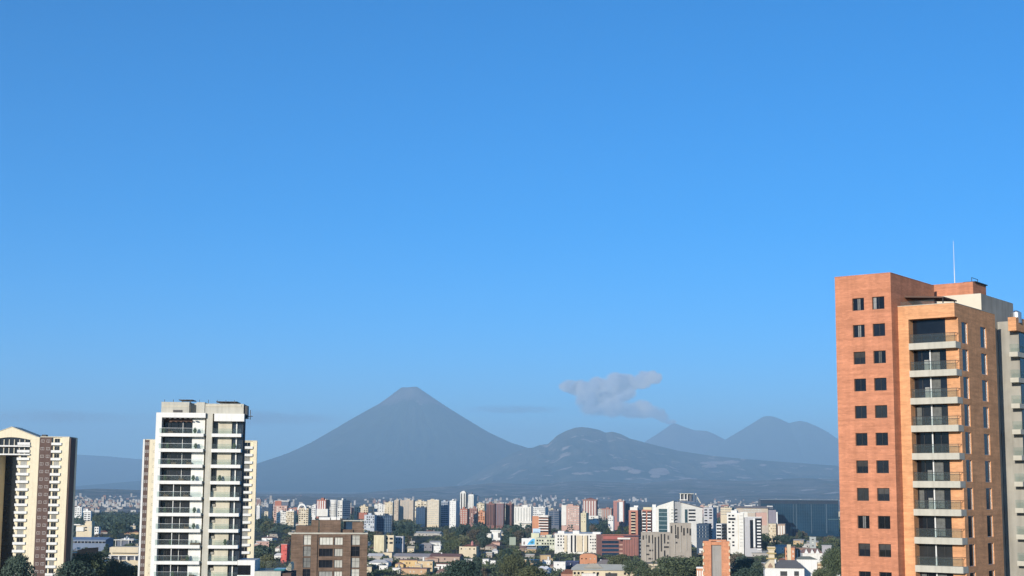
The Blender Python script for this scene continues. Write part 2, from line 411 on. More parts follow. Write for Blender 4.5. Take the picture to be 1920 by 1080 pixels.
def vol_mat(name, blobs, dens, color, nscale, aniso=0.0, nlow=0.38, nhigh=0.62, warp=0.0, dark=None, soft=0.25):
    """soft smoke: the density is a sum of soft balls (centre, radius vector) broken up by noise"""
    m = bpy.data.materials.new(name); m.use_nodes = True; nt = m.node_tree; nt.nodes.clear(); N = nt.nodes.new; L = nt.links.new
    out = N('ShaderNodeOutputMaterial'); pv = N('ShaderNodeVolumePrincipled'); tc = N('ShaderNodeTexCoord')
    pv.inputs['Color'].default_value = (*color, 1); pv.inputs['Anisotropy'].default_value = aniso
    P = tc.outputs['Object']
    if warp:
        n = N('ShaderNodeTexNoise'); n.inputs['Scale'].default_value = nscale * 0.8; n.inputs['Detail'].default_value = 5; L(P, n.inputs['Vector'])
        s = N('ShaderNodeVectorMath'); s.operation = 'SUBTRACT'; L(n.outputs['Color'], s.inputs[0]); s.inputs[1].default_value = (0.5, 0.5, 0.5)
        s2 = N('ShaderNodeVectorMath'); s2.operation = 'SCALE'; L(s.outputs[0], s2.inputs[0]); s2.inputs['Scale'].default_value = warp
        s3 = N('ShaderNodeVectorMath'); s3.operation = 'ADD'; L(P, s3.inputs[0]); L(s2.outputs[0], s3.inputs[1]); P = s3.outputs[0]
    acc = None
    for (c, r, wt) in blobs:
        a = N('ShaderNodeVectorMath'); a.operation = 'SUBTRACT'; L(P, a.inputs[0]); a.inputs[1].default_value = c
        b = N('ShaderNodeVectorMath'); b.operation = 'DIVIDE'; L(a.outputs[0], b.inputs[0]); b.inputs[1].default_value = r
        l = N('ShaderNodeVectorMath'); l.operation = 'LENGTH'; L(b.outputs[0], l.inputs[0])
        mr = N('ShaderNodeMapRange'); mr.interpolation_type = 'SMOOTHSTEP'; mr.inputs[1].default_value = 1.0; mr.inputs[2].default_value = soft; mr.inputs[3].default_value = 0.0; mr.inputs[4].default_value = wt
        L(l.outputs['Value'], mr.inputs[0])
        if acc is None: acc = mr.outputs[0]
        else:
            ad = N('ShaderNodeMath'); ad.operation = 'MAXIMUM'; L(acc, ad.inputs[0]); L(mr.outputs[0], ad.inputs[1]); acc = ad.outputs[0]
    n = N('ShaderNodeTexNoise'); n.inputs['Scale'].default_value = nscale; n.inputs['Detail'].default_value = 6; n.inputs['Roughness'].default_value = 0.6; L(P, n.inputs['Vector'])
    mr = N('ShaderNodeMapRange'); mr.inputs[1].default_value = nlow; mr.inputs[2].default_value = nhigh; L(n.outputs['Fac'], mr.inputs[0])
    mu = N('ShaderNodeMath'); mu.operation = 'MULTIPLY'; L(acc, mu.inputs[0]); L(mr.outputs[0], mu.inputs[1])
    m2 = N('ShaderNodeMath'); m2.operation = 'MULTIPLY'; L(mu.outputs[0], m2.inputs[0]); m2.inputs[1].default_value = dens
    if dark:                                      # some puffs carry more ash than others
        n4 = N('ShaderNodeTexNoise'); n4.inputs['Scale'].default_value = nscale * 0.6; n4.inputs['Detail'].default_value = 4; L(P, n4.inputs['Vector'])
        r4 = N('ShaderNodeMapRange'); r4.inputs[1].default_value = 0.42; r4.inputs[2].default_value = 0.60; L(n4.outputs['Fac'], r4.inputs[0])
        mc = N('ShaderNodeMix'); mc.data_type = 'RGBA'; mc.inputs['A'].default_value = (*dark, 1); mc.inputs['B'].default_value = (*color, 1)
        L(r4.outputs[0], mc.inputs['Factor']); L(mc.outputs['Result'], pv.inputs['Color'])
    L(m2.outputs[0], pv.inputs['Density']); L(pv.outputs[0], out.inputs['Volume'])
    return m
def puffs(name, label, cat, pts, Y, dens, color, nscale, squash=0.8, group=None, **kw):
    """pts: (px, py, radius in px[, vertical radius in px]); built at depth Y in metres as one closed hull"""
    import bmesh
    s = Y / F; c0 = at(pts[0][0], pts[0][1], Y); blobs = []; bm = bmesh.new()
    for i, q in enumerate(pts):
        px, py, r = q[:3]; rz = q[3] if len(q) > 3 else r * squash
        c = at(px, py, Y) - c0; c.y = (((i * 37) % 11) / 10 - 0.5) * r * s * 0.8
        R = Vector((r * s, max(r * 0.8, rz) * s, rz * s)); blobs.append((tuple(c), tuple(R), q[4] if len(q) > 4 else 1.0))
        mt = Matrix.Translation(c) @ Matrix.Diagonal((R.x * 1.06, R.y * 1.06, R.z * 1.06, 1))
        bmesh.ops.create_icosphere(bm, subdivisions=3, radius=1.0, matrix=mt)
    me = bpy.data.meshes.new(name); bm.to_mesh(me); bm.free()
    o = link(name, me, vol_mat(name + '_vapour', blobs, dens, color, nscale, **kw), None, 'stuff', c0)
    if len(pts) > 1:
        md = o.modifiers.new('skin', 'REMESH'); md.mode = 'VOXEL'; md.voxel_size = min(min(b[1]) for b in blobs) * 0.3
    return tag(o, label, cat, group)
plume = [(1226, 708, 18, 13), (1205, 712, 23, 17), (1180, 717, 27, 20), (1152, 722, 30, 23), (1122, 727, 32, 23), (1090, 727, 29, 18), (1066, 724, 21, 12),
         (1105, 745, 32, 25, .5), (1138, 744, 34, 26, .6), (1167, 737, 27, 22, .8), (1118, 764, 36, 20, .3), (1150, 767, 34, 20, .35), (1178, 770, 26, 17, .5), (1206, 767, 25, 19, .8), (1226, 775, 22, 14, .7), (1243, 783, 17, 10, .7), (1258, 789, 13, 7, .9)]
puffs('ash_plume', 'grey pink ash plume drifting up from the smoking cone', 'smoke', plume, 51000, 0.032, (1.0, 0.985, 0.98), 1 / 420.0, warp=520.0, nlow=0.36, nhigh=0.56, dark=(0.80, 0.84, 0.92), soft=0.5)
def streak(label, px, py, rx, rz, Y, dens, seed):
    puffs('thin_cloud', label, 'cloud', [(px, py, rx, rz)], Y, dens, (0.34, 0.38, 0.46), 1 / 2400.0, nlow=0.30, nhigh=0.75, warp=260.0)
streak('thin grey cloud streak left of the tall cone', 470, 789, 230, 17, 64000, 4.5e-4, 1)
streak('thin grey cloud streak right of the tall cone', 960, 771, 125, 9, 66000, 4.5e-4, 2)
streak('faint grey cloud streak above the cream towers', 120, 786, 190, 16, 64500, 4.0e-4, 3)
# ------------------------------------------------------------------ the tall orange brick tower on the right
def window_unit(w, h, cols, rows=1, fr=0.06, deep=0.10, transom=None):
    """a framed window lying in the plane y = 0 facing -y, origin at its lower left corner: frame mesh and pane mesh"""
    f = MB(); p = MB()
    f.box(0, w, 0, deep, 0, fr).box(0, w, 0, deep, h - fr, h).box(0, fr, 0, deep, fr, h - fr).box(w - fr, w, 0, deep, fr, h - fr)
    for i in range(1, cols): f.box(w * i / cols - fr * 0.4, w * i / cols + fr * 0.4, 0.004, deep - 0.004, fr, h - fr)
    if transom: f.box(fr, w - fr, 0.006, deep - 0.006, h * transom - fr * 0.4, h * transom + fr * 0.4)
    return f, p.box(fr * 0.5, w - fr * 0.5, deep * 0.45, deep * 0.55, fr * 0.5, h - fr * 0.5)
def place_windows(root, w, h, cols, spots, rotz=0.0, frame=DARKF, panes=(GLASS,), **kw):
    f, p = window_unit(w, h, cols, **kw); fm = f.mesh('window'); fm.materials.append(frame); pms = []
    for m in panes:
        pm = p.mesh('pane'); pm.materials.append(m); pms.append(pm)
    for i, s in enumerate(spots):
        o = link('window', fm, None, root, None, s[:3]); o.rotation_euler = (0, 0, rotz)
        link('pane', pms[(s[3] if len(s) > 3 else i) % len(pms)], None, o)

def brick_tower():
    P = Plane(1789, 568, 160.0, -37.0); zb = P.zb; FL = 3.012
    t = plane_thing('brick_tower', 'tall orange brick apartment tower with concrete balconies and roof antenna', 'apartment tower', P)
    Z = lambda z: z - zb
    ztop = 80.5
    slabs = [75.62 - FL * k for k in range(15)]
    # front block: column, header and the recessed pier
    w = MB()
    w.box(-6.44, -5.25, 0, 1.5, 0, Z(79.0))
    w.box(-6.44, 0, 0, 1.5, Z(79.0), Z(ztop))
    w.build('front_column', BRICK2, t)
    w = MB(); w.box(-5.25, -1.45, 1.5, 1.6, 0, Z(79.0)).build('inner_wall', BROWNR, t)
    holes = []
    for k in range(15):
        z0 = 76.27 - FL * k
        for (a, b) in ((2.0, 3.8), (7.85, 9.75)): holes.append((a, b, Z(z0), Z(z0 + 2.36)))
    w = MB(); w.wall('R', 0.0, 1.5, 12.86, 0, Z(ztop), holes, 0.16); w.wall('R', 0.0, 1.0, 1.5, 0, Z(79.0), [], 0.1)
    w.wall('F', 1.0, -1.45, 0, 0, Z(79.0), [], 0.1); w.quad((-1.45, 1.0, 0), (-1.45, 1.6, 0), (-1.45, 1.6, Z(79)), (-1.45, 1.0, Z(79)))
    w.quad((-6.44, 12.86, 0), (0, 12.86, 0), (0, 12.86, Z(ztop)), (-6.44, 12.86, Z(ztop)))
    w.build('block_wall', BRICK2, t)
    MB().box(-6.3, -0.3, 0.4, 12.7, Z(ztop - 1.2), Z(ztop - 0.9)).build('roof_deck', CONC, t)
    MB().box(-6.44, 0.03, -0.03, 0.30, Z(ztop), Z(ztop + 0.06)).box(-0.3, 0.03, 0.30, 12.86, Z(ztop), Z(ztop + 0.06)).build('parapet_cap', CONCL, t)
    place_windows(t, 1.80, 2.36, 1, [(-0.11, a, Z(76.27 - FL * k)) for k in range(15) for a in (2.0,)], math.pi / 2, frame=STEEL, fr=0.05)
    place_windows(t, 1.90, 2.36, 1, [(-0.11, a, Z(76.27 - FL * k)) for k in range(15) for a in (7.85,)], math.pi / 2, frame=STEEL, fr=0.05)
    # balconies
    slab = MB().box(-5.27, 0.04, -0.06, 1.5, 0, 0.70).mesh('balcony'); slab.materials.append(CONCL)
    rail = MB().box(-5.1, -0.05, 0.02, 0.034, 0.72, 1.62).mesh('railing_glass'); rail.materials.append(CLEAR)
    bar = MB().box(-5.1, -0.03, 0.0, 0.05, 1.62, 1.67)
    for i in range(5): bar.box(-5.08 + i * 1.25, -5.05 + i * 1.25, 0.005, 0.045, 0.70, 1.62)
    bar.box(-0.05, -0.02, 0.05, 1.0, 1.62, 1.67)
    bar = bar.mesh('handrail'); bar.materials.append(DARKF)
    mull = MB().box(-3.34, -3.20, 0.98, 1.10, 0.70, FL).mesh('mullion'); mull.materials.append(mat('white_aluminium', (0.62, 0.62, 0.60), 0.4, 0.05))
    post = MB().box(-3.95, -3.45, 1.0, 1.12, 0.70, 1.9).mesh('louvre'); post.materials.append(CURT)
    door, pane = window_unit(3.80, FL - 0.72, 4, fr=0.07); dm = door.mesh('glazing'); dm.materials.append(DARKF)
    pm = pane.mesh('pane'); pm.materials.append(GLASS); pc = pane.mesh('pane'); pc.materials.append(glass('smoky_glass', (0.022, 0.023, 0.024)))
    cur = MB().box(2.0, 3.0, -0.004, 0.02, 0.12, 2.1).mesh('curtain'); cur.materials.append(mat('grey_curtain', (0.11, 0.115, 0.11), 0.8, 0.3, 3.0))
    cur2 = MB().box(0.2, 0.75, -0.004, 0.02, 0.12, 2.1).mesh('curtain'); cur2.materials.append(MATS['grey_curtain'])
    for k, zs in enumerate(slabs):
        b = link('balcony', slab, None, t, None, (0, 0, Z(zs)))
        link('railing_glass', rail, None, b); link('handrail', bar, None, b)
        g = link('glazing', dm, None, t, None, (-5.25, 1.22, Z(zs) + 0.71)); link('pane', pc if k % 5 == 3 else pm, None, g)
        if k % 4 in (1, 2, 3): link('curtain', cur, None, g)
        if k % 3 == 0: link('curtain', cur2, None, g)
        if k > 0: link('mullion', mull, None, t, None, (0, 0, Z(zs)))
        if k in (1, 2, 5, 6, 9): link('louvre', post, None, b)
    g = MB().box(-5.20, -1.5, 1.20, 1.24, Z(slabs[0] + 0.7), Z(79.0)).build('pane', GLASS, t)
    # left wing
    x0, x1, y0, y1, zt = -13.07, -6.44, -1.80, 11.05, 84.1
    holes = []; spots = []
    for k in range(18):
        zz = 81.56 - FL * k
        for (a, b) in ((x1 - 4.58, x1 - 3.18), (x1 - 2.23, x1 - 0.79)):
            holes.append((a, b, Z(zz - 1.40), Z(zz))); spots.append((a, y0 + 0.20, Z(zz - 1.40), (k * 7 + int(a * 3)) % 5))
    w = MB(); w.wall('F', y0, x0, x1, 0, Z(zt), holes, 0.30); w.wall('R', x1, y0, y1, 0, Z(zt), [], 0)
    w.quad((x0, y0, 0), (x0, y1, 0), (x0, y1, Z(zt)), (x0, y0, Z(zt))); w.quad((x0, y1, 0), (x1, y1, 0), (x1, y1, Z(zt)), (x0, y1, Z(zt)))
    w.build('wing_wall', BRICK, t)
    MB().box(x0 + 0.3, x1 - 0.3, y0 + 0.3, y1 - 0.2, Z(zt - 1.0), Z(zt - 0.8)).build('roof_deck', CONC, t)
    MB().box(x0 - 0.03, x1 + 0.03, y0 - 0.03, y0 + 0.25, Z(zt), Z(zt + 0.07)).box(x1 - 0.25, x1 + 0.03, y0 + 0.25, y1, Z(zt), Z(zt + 0.07)).build('parapet_cap', BRICK, t)
    place_windows(t, 1.405, 1.40, 2, [s for i, s in enumerate(spots) if i % 2 == 0], frame=DARKF, panes=(GLASS, glass('smoky_glass'), GLASS, GLASS, GLASS))
    place_windows(t, 1.445, 1.40, 2, [s for i, s in enumerate(spots) if i % 2 == 1], frame=DARKF, panes=(GLASS, GLASS, glass('smoky_glass'), GLASS, GLASS))
    cw = MB().box(0.08, 0.42, 0.036, 0.044, 0.06, 1.34).mesh('curtain'); cw.materials.append(mat('window_curtain', (0.16, 0.16, 0.155), 0.8, 0.3, 2.0, rnd=0.5))
    cw2 = MB().box(0.08, 1.32, 0.036, 0.044, 0.75, 1.34).mesh('blind'); cw2.materials.append(mat('window_blind', (0.055, 0.055, 0.055), 0.7, 0.3, 2.0, rnd=0.5))
    cr = random.Random(3)
    for o in [o for o in t.children if o.name.startswith('window') and abs(o.location.y - (y0 + 0.20)) < 0.01]:
        q = cr.random()
        if q < 0.34: link('curtain', cw, None, o, None, (cr.choice((0.0, 0.85, 0.45)), 0, 0))
        elif q < 0.52: link('blind', cw2, None, o)
    # concrete core, brick machine room, canopy
    MB().box(-9.0, -1.54, 12.87, 24.1, 0, Z(83.05)).build('concrete_core', CONC, t)
    MB().box(-7.0, -1.52, 12.845, 12.868, Z(80.3), Z(83.07)).build('core_lit_face', mat('sunlit_concrete', (0.60, 0.55, 0.44), 0.9, 0.08, 0.4), t)  # paler sheet puts the sunlight on the concrete core's front into its colour
    m = MB().box(-8.6, -2.48, 13.0, 17.4, Z(83.06), Z(84.53)).build('machine_room', BRICK, t)
    MB().box(-3.8, -2.3, 13.5, 17.5, Z(84.53), Z(84.65)).build('roof_slab', DARKF, m)
    MB().box(-3.0, -2.94, 14.0, 14.05, Z(84.65), Z(85.15)).box(-3.0, -2.94, 16.0, 16.05, Z(84.65), Z(85.15)).box(-3.0, -2.94, 14.0, 16.05, Z(85.15), Z(85.2)).build('hatch_rail', DARKF, m)
    c = MB().profile([(-6.4, Z(81.95)), (-1.9, Z(81.55)), (-1.9, Z(81.40)), (-6.4, Z(81.75))], 1.9, 6.0).build('canopy', BROWNR, t)
    MB().box(-2.1, -2.0, 2.1, 2.2, Z(ztop - 0.9), Z(81.42)).box(-2.1, -2.0, 5.6, 5.7, Z(ztop - 0.9), Z(81.42)).build('canopy_post', DARKF, c)
    MB().box(-6.3, -2.4, 0.5, 0.515, Z(80.55), Z(81.1)).build('terrace_glass', CLEAR, t)
    # far right wing with its own balconies
    x0, x1, y0, y1, zt = -1.5, 1.20, 16.6, 30.0, 80.5
    r = MB(); r.box(0.25, x1, y0, y0 + 1.6, Z(78.9), Z(zt)); r.box(x1 - 0.22, x1 - 0.02, y0 + 1.6, y1, Z(78.9), Z(zt)); r.build('wing_parapet', BRICK2, t)
    MB().box(-1.5, 0.95, y0 + 1.5, y1, 0, Z(80.2)).build('rear_wing', CONC, t)
    sl = MB().box(0.25, 1.25, y0, y1, 0, 0.55).mesh('balcony'); sl.materials.append(CONCL)
    gl = MB().box(0.955, 0.99, y0 + 1.6, y1, 0.6, FL - 0.1).mesh('pane'); gl.materials.append(GLASS)
    rl = MB().box(0.3, 1.20, y0 + 0.03, y0 + 0.045, 0.56, 1.5).box(1.20, 1.215, y0 + 0.05, y1, 0.56, 1.5).mesh('railing_glass'); rl.materials.append(CLEAR)
    for k in range(15):
        b = link('balcony', sl, None, t, None, (0, 0, Z(75.85 - FL * k))); link('railing_glass', rl, None, b); link('pane', gl, None, b)
    a = P.hit(1790, 528, 14.0)[0]
    MB().cyl(a, 14.0, Z(84.2), Z(86.5), 0.055, 0.045, 8).cyl(a, 14.0, Z(86.5), Z(89.75), 0.035, 0.018, 8).build('antenna', mat('white_metal', (0.6, 0.6, 0.6), 0.4, 0.03), t)
    tk = Vector((P.hit(1905, 590, 18.0)[0], 18.0))
    MB().cyl(tk.x, tk.y, Z(79.9), Z(81.15), 0.62, 0.62, 18).cyl(tk.x, tk.y, Z(81.15), Z(81.4), 0.62, 0.2, 18).build('water_tank', STEEL, t)
brick_tower()

# ------------------------------------------------------------------ white tower with glass balconies
M_BROWN = mat('cane_brown', (.12, .08, .05), .8, .3, 3.0)
def white_tower():
    zx = lambda x: 240 + x / 3.085
    zy = lambda y: 730 + y / 3.085
    P = Plane(zx(165), zy(432), 308.0, 3.0); zb = P.zb
    t = plane_thing('white_tower', 'white apartment tower with glass balconies and raw concrete crown', 'apartment tower', P)
    X = lambda x, y=432: P.x(zx(x), zy(y))
    Zc = lambda y, x=300: P.z(zx(x), zy(y))
    tz = Zc(135)
    xl0, xl1, xs0, xs1, xr1 = X(152), X(430), X(440), X(478), X(652)
    D = 15.0; W0 = 1.7
    # walls
    MB().box(xl0, X(186), 0.0, D, 0, tz).build('side_wall', WHITE, t)
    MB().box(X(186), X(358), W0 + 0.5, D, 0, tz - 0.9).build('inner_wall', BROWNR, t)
    MB().box(X(358), xl1, W0, D, 0, tz).build('pier_wall', WHITE, t)
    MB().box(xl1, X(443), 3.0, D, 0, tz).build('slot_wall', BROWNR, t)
    MB().box(X(443), xs1, 0.7, D, 0, Zc(140, 460)).build('column', CONCL, t)
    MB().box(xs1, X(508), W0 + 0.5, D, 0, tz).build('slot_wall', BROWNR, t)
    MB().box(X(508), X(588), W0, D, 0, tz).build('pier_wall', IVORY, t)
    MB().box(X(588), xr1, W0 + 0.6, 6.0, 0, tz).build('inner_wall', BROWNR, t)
    # crown
    MB().box(X(186), X(188) + 0.2, 0.0, 0.3, tz, tz + 0.02).build('crown_step', WHITE, t)
    c = MB(); zc = Zc(72)
    c.box(X(176), X(338), 0.8, 6.0, tz + 0.03, zc); c.box(X(380), X(428), 0.9, 6.0, tz + 0.03, zc); c.box(X(428), X(655), 1.1, 6.5, Zc(140, 460) + 0.03, zc - 0.25)
    c.box(X(338), X(380), 3.5, 6.0, tz + 0.03, zc - 0.1); c.box(X(176), X(428), 6.0, D, tz + 0.03, zc - 0.3)
    c.build('concrete_crown', CONCL, t)
    MB().box(X(436), X(640), 1.0, 1.1, zc - 0.85, zc - 0.5).build('crown_band', IVORY, t)
    MB().box(X(270), X(352), 2.0, 7.0, zc + 0.45, zc + 0.6).box(X(290), X(294), 2.4, 2.6, zc - 0.3, zc + 0.45).box(X(335), X(339), 2.4, 2.6, zc - 0.3, zc + 0.45).build('roof_canopy', DARKF, t)
    MB().box(X(490), X(612), 2.0, 8.0, zc + 0.15, zc + 0.3).box(X(530), X(556), 3.0, 6.0, zc - 0.25, zc + 0.15).build('roof_canopy', DARKF, t)
    MB().box(X(655), X(676), 1.5, 4.0, tz - 1.0, zc - 0.6).box(X(676), X(706), 2.0, 2.1, tz - 0.6, tz - 0.45).box(X(690), X(694), 2.0, 2.1, tz - 1.2, tz + 0.8).build('hoist_frame', DARKF, t)
    # top frames
    MB().box(X(186), xl1 + 0.3, 0.0, 1.6, tz - 1.0, tz - 0.001).build('top_frame', WHITE, t)
    MB().box(X(490), X(664), -0.1, 2.2, Zc(182), Zc(138)).build('top_frame', WHITE, t)
    pg = MB()
    for i in range(6): pg.box(X(200) + i * 1.05, X(200) + 0.5 + i * 1.05, -0.9, 0.0, Zc(172), Zc(166))
    pg.build('pergola', DARKF, t)
    # floors
    rows = [263, 352, 443, 538, 631, 724, 817, 910, 1003, 1096, 1189]
    z0s = [Zc(r + 10) for r in rows]; z0s += [z0s[-1] - 3.3 * k for k in range(1, 6)]; z0s = [z for z in z0s if z > 1]
    th = 0.68
    sl = MB().box(X(172), xl1 + 0.05, -0.15, 2.0, 0, th).mesh('balcony'); sl.materials.append(WHITE)
    sr = MB().box(X(478), X(650), -0.12, 2.2, 0, th).mesh('balcony'); sr.materials.append(WHITE)
    gl = MB().box(X(174), xl1 - 0.1, -0.06, -0.045, th, th + 1.05).mesh('railing_glass'); gl.materials.append(CLEAR)
    gr = MB().box(X(480), X(648), -0.03, -0.015, th, th + 1.05).mesh('railing_glass'); gr.materials.append(CLEAR)
    br = MB().box(X(174), xl1 - 0.1, -0.07, -0.03, th + 1.05, th + 1.09).mesh('handrail'); br.materials.append(STEEL)
    pos = MB().box(X(265), X(265) + 0.13, 0.3, 0.43, th, 3.25).mesh('post'); pos.materials.append(WHITE)
    gA, pA = window_unit(X(358) - X(190), 2.35, 4, fr=0.06); gA = gA.mesh('glazing'); gA.materials.append(DARKF); pA = pA.mesh('pane'); pA.materials.append(GLASS)
    gB, pB = window_unit(X(508) - xs1, 2.4, 2, fr=0.06); gB = gB.mesh('glazing'); gB.materials.append(DARKF); pB = pB.mesh('pane'); pB.materials.append(GLASS)
    gC, pC = window_unit(xr1 - X(588), 2.4, 2, fr=0.06); gC = gC.mesh('glazing'); gC.materials.append(DARKF); pC = pC.mesh('pane'); pC.materials.append(glass('smoky_blue', (0.02, 0.028, 0.042)))
    cu = MB().box(0.3, 1.0, -0.01, 0.02, 0.1, 2.2).mesh('curtain'); cu.materials.append(MATS['grey_curtain'])
    blk = MB().box(X(510) - 0.3, X(588), W0 - 0.03, W0, 0.75, 3.1).mesh('panel'); blk.materials.append(IVORY)
    frm = MB().box(X(612), X(612) + 0.25, W0 + 0.05, W0 + 0.3, th, 3.1).mesh('post'); frm.materials.append(WHITE)
    ac = MB().box(xs1 + 0.2, xs1 + 1.0, W0 - 0.2, W0 + 0.3, 2.0, 2.5).mesh('vent_box'); ac.materials.append(CONC)
    spn = MB().box(xs1 + 0.02, X(508), W0 + 0.06, W0 + 0.26, th, 2.15).mesh('spandrel'); spn.materials.append(IVORY)
    for k, z in enumerate(z0s):
        b = link('balcony', sl, None, t, None, (0, 0, z)); link('railing_glass', gl, None, b); link('handrail', br, None, b)
        b2 = link('balcony', sr, None, t, None, (0, 0, z)); link('railing_glass', gr, None, b2)
        for me, pn, xx, yy in ((gA, pA, X(190), W0 + 0.35), (gB, pB, xs1, W0 + 0.3), (gC, pC, X(588), W0 + 0.4)):
            g = link('glazing', me, None, t, None, (xx, yy, z + th + 0.005)); link('pane', pn, None, g)
            if me is gA and k % 3 != 1: link('curtain', cu, None, g)
        if k >= 4: link('spandrel', spn, None, t, None, (0, 0, z))
        if k >= 4: link('post', pos, None, t, None, (0, 0, z)); link('vent_box', ac, None, t, None, (0, 0, z))
        link('post', frm, None, t, None, (0, 0, z))
    g = link('glazing', gA, None, t, None, (X(190), W0 + 0.35, z0s[0] + th + 0.01))
    st = MB().box(xl1 + 0.06, X(443), 0.9, 2.9, 0.25, 0.55).mesh('slot_ledge'); st.materials.append(CONCL)
    dv = MB().box(X(300), X(300) + 0.09, W0 + 0.2, W0 + 0.32, th, 3.1).mesh('divider'); dv.materials.append(WHITE)
    fn = [MB().box(0, 1.0, 0, 0.7, 0, 0.45).box(0.05, 0.15, 0.6, 0.7, 0.45, 0.95).mesh('balcony_chair'), MB().cyl(0, 0, 0, 0.4, 0.2, 0.26, 8).cyl(0, 0, 0.4, 1.2, 0.42, 0.2, 8).mesh('potted_plant')]
    fn[0].materials.append(M_BROWN); fn[1].materials.append(mat('plant_green', (.04, .07, .03), .8, .4, 5.0))
    br_ = random.Random(9)
    for k, z in enumerate(z0s):
        link('slot_ledge', st, None, t, None, (0, 0, z)); link('divider', dv, None, t, None, (0, 0, z))
        for j in range(3):
            if br_.random() < .6: link(*(('balcony_chair', fn[0]) if br_.random() < .5 else ('potted_plant', fn[1])), None, t, None, (br_.uniform(X(190), X(400)), br_.uniform(.4, 1.1), z + th))
        if br_.random() < .5: link('potted_plant', fn[1], None, t, None, (br_.uniform(X(520), X(640)), .7, z + th))
    for j in range(9):                                    # props and rails left on the concrete crown
        xx = X(190) + j * (X(650) - X(190)) / 9; MB().box(xx, xx + 0.08, 1.3, 1.38, zc - 0.3, zc + 0.55).build('roof_prop', DARKF, t)
    MB().box(X(182), X(336), 0.74, 0.80, zc - 1.0, zc - 0.75).build('crown_band', IVORY, t)
    MB().box(X(246), X(300), 0.70, 0.79, tz + 0.1, tz + 0.6).build('crown_opening', DARKF, t)
    # low white wing with pool terrace on the right
    zt = Zc(988, 660); xr = X(735, 1000)
    MB().box(xr1 + 0.02, xr, -0.4, 9.0, 0, zt - 3.0).box(xr1 + 0.02, xr, -0.4, 9.0, zt - 1.0, zt).box(xr - 0.8, xr, -0.4, 9.0, zt - 3.0, zt - 1.0).build('terrace_wing', WHITE, t)
    MB().box(xr1 + 0.1, xr - 0.8, 0.2, 0.3, zt - 3.0, zt - 1.0).build('pane', GLASS, t)
    z2 = P.z(500, 1071); x2 = P.x(546, 1071)
    MB().box(xr + 0.05, P.x(527, 1071), -0.6, 12.0, 0, z2).build('terrace_wall', CONCL, t)
    MB().box(P.x(527, 1071), x2, 0.0, 12.0, 0, z2 - 0.4).build('terrace_base', BROWNR, t)
    tg = MB()
    for i in range(5):
        a = xr + 0.3 + i * 1.5; tg.box(a, a + 1.4, 3.0, 3.02, z2 + 0.1, z2 + 2.0)
    tg.build('terrace_glass', CLEAR, t)
    MB().box(P.x(512, 1062), P.x(532, 1062), 2.0, 8.0, z2 + 0.02, z2 + 0.3).build('pool', mat('pool_water', (0.03, 0.16, 0.18), 0.08, 0.1, 0.5), t)
    MB().profile([(P.x(532, 1060), z2), (P.x(544, 1060), z2), (P.x(544, 1060), z2 + 1.2), (P.x(541, 1060), z2 + 1.6)], 3.0, 9.0).build('stair_wall', IVORY, t)
white_tower()

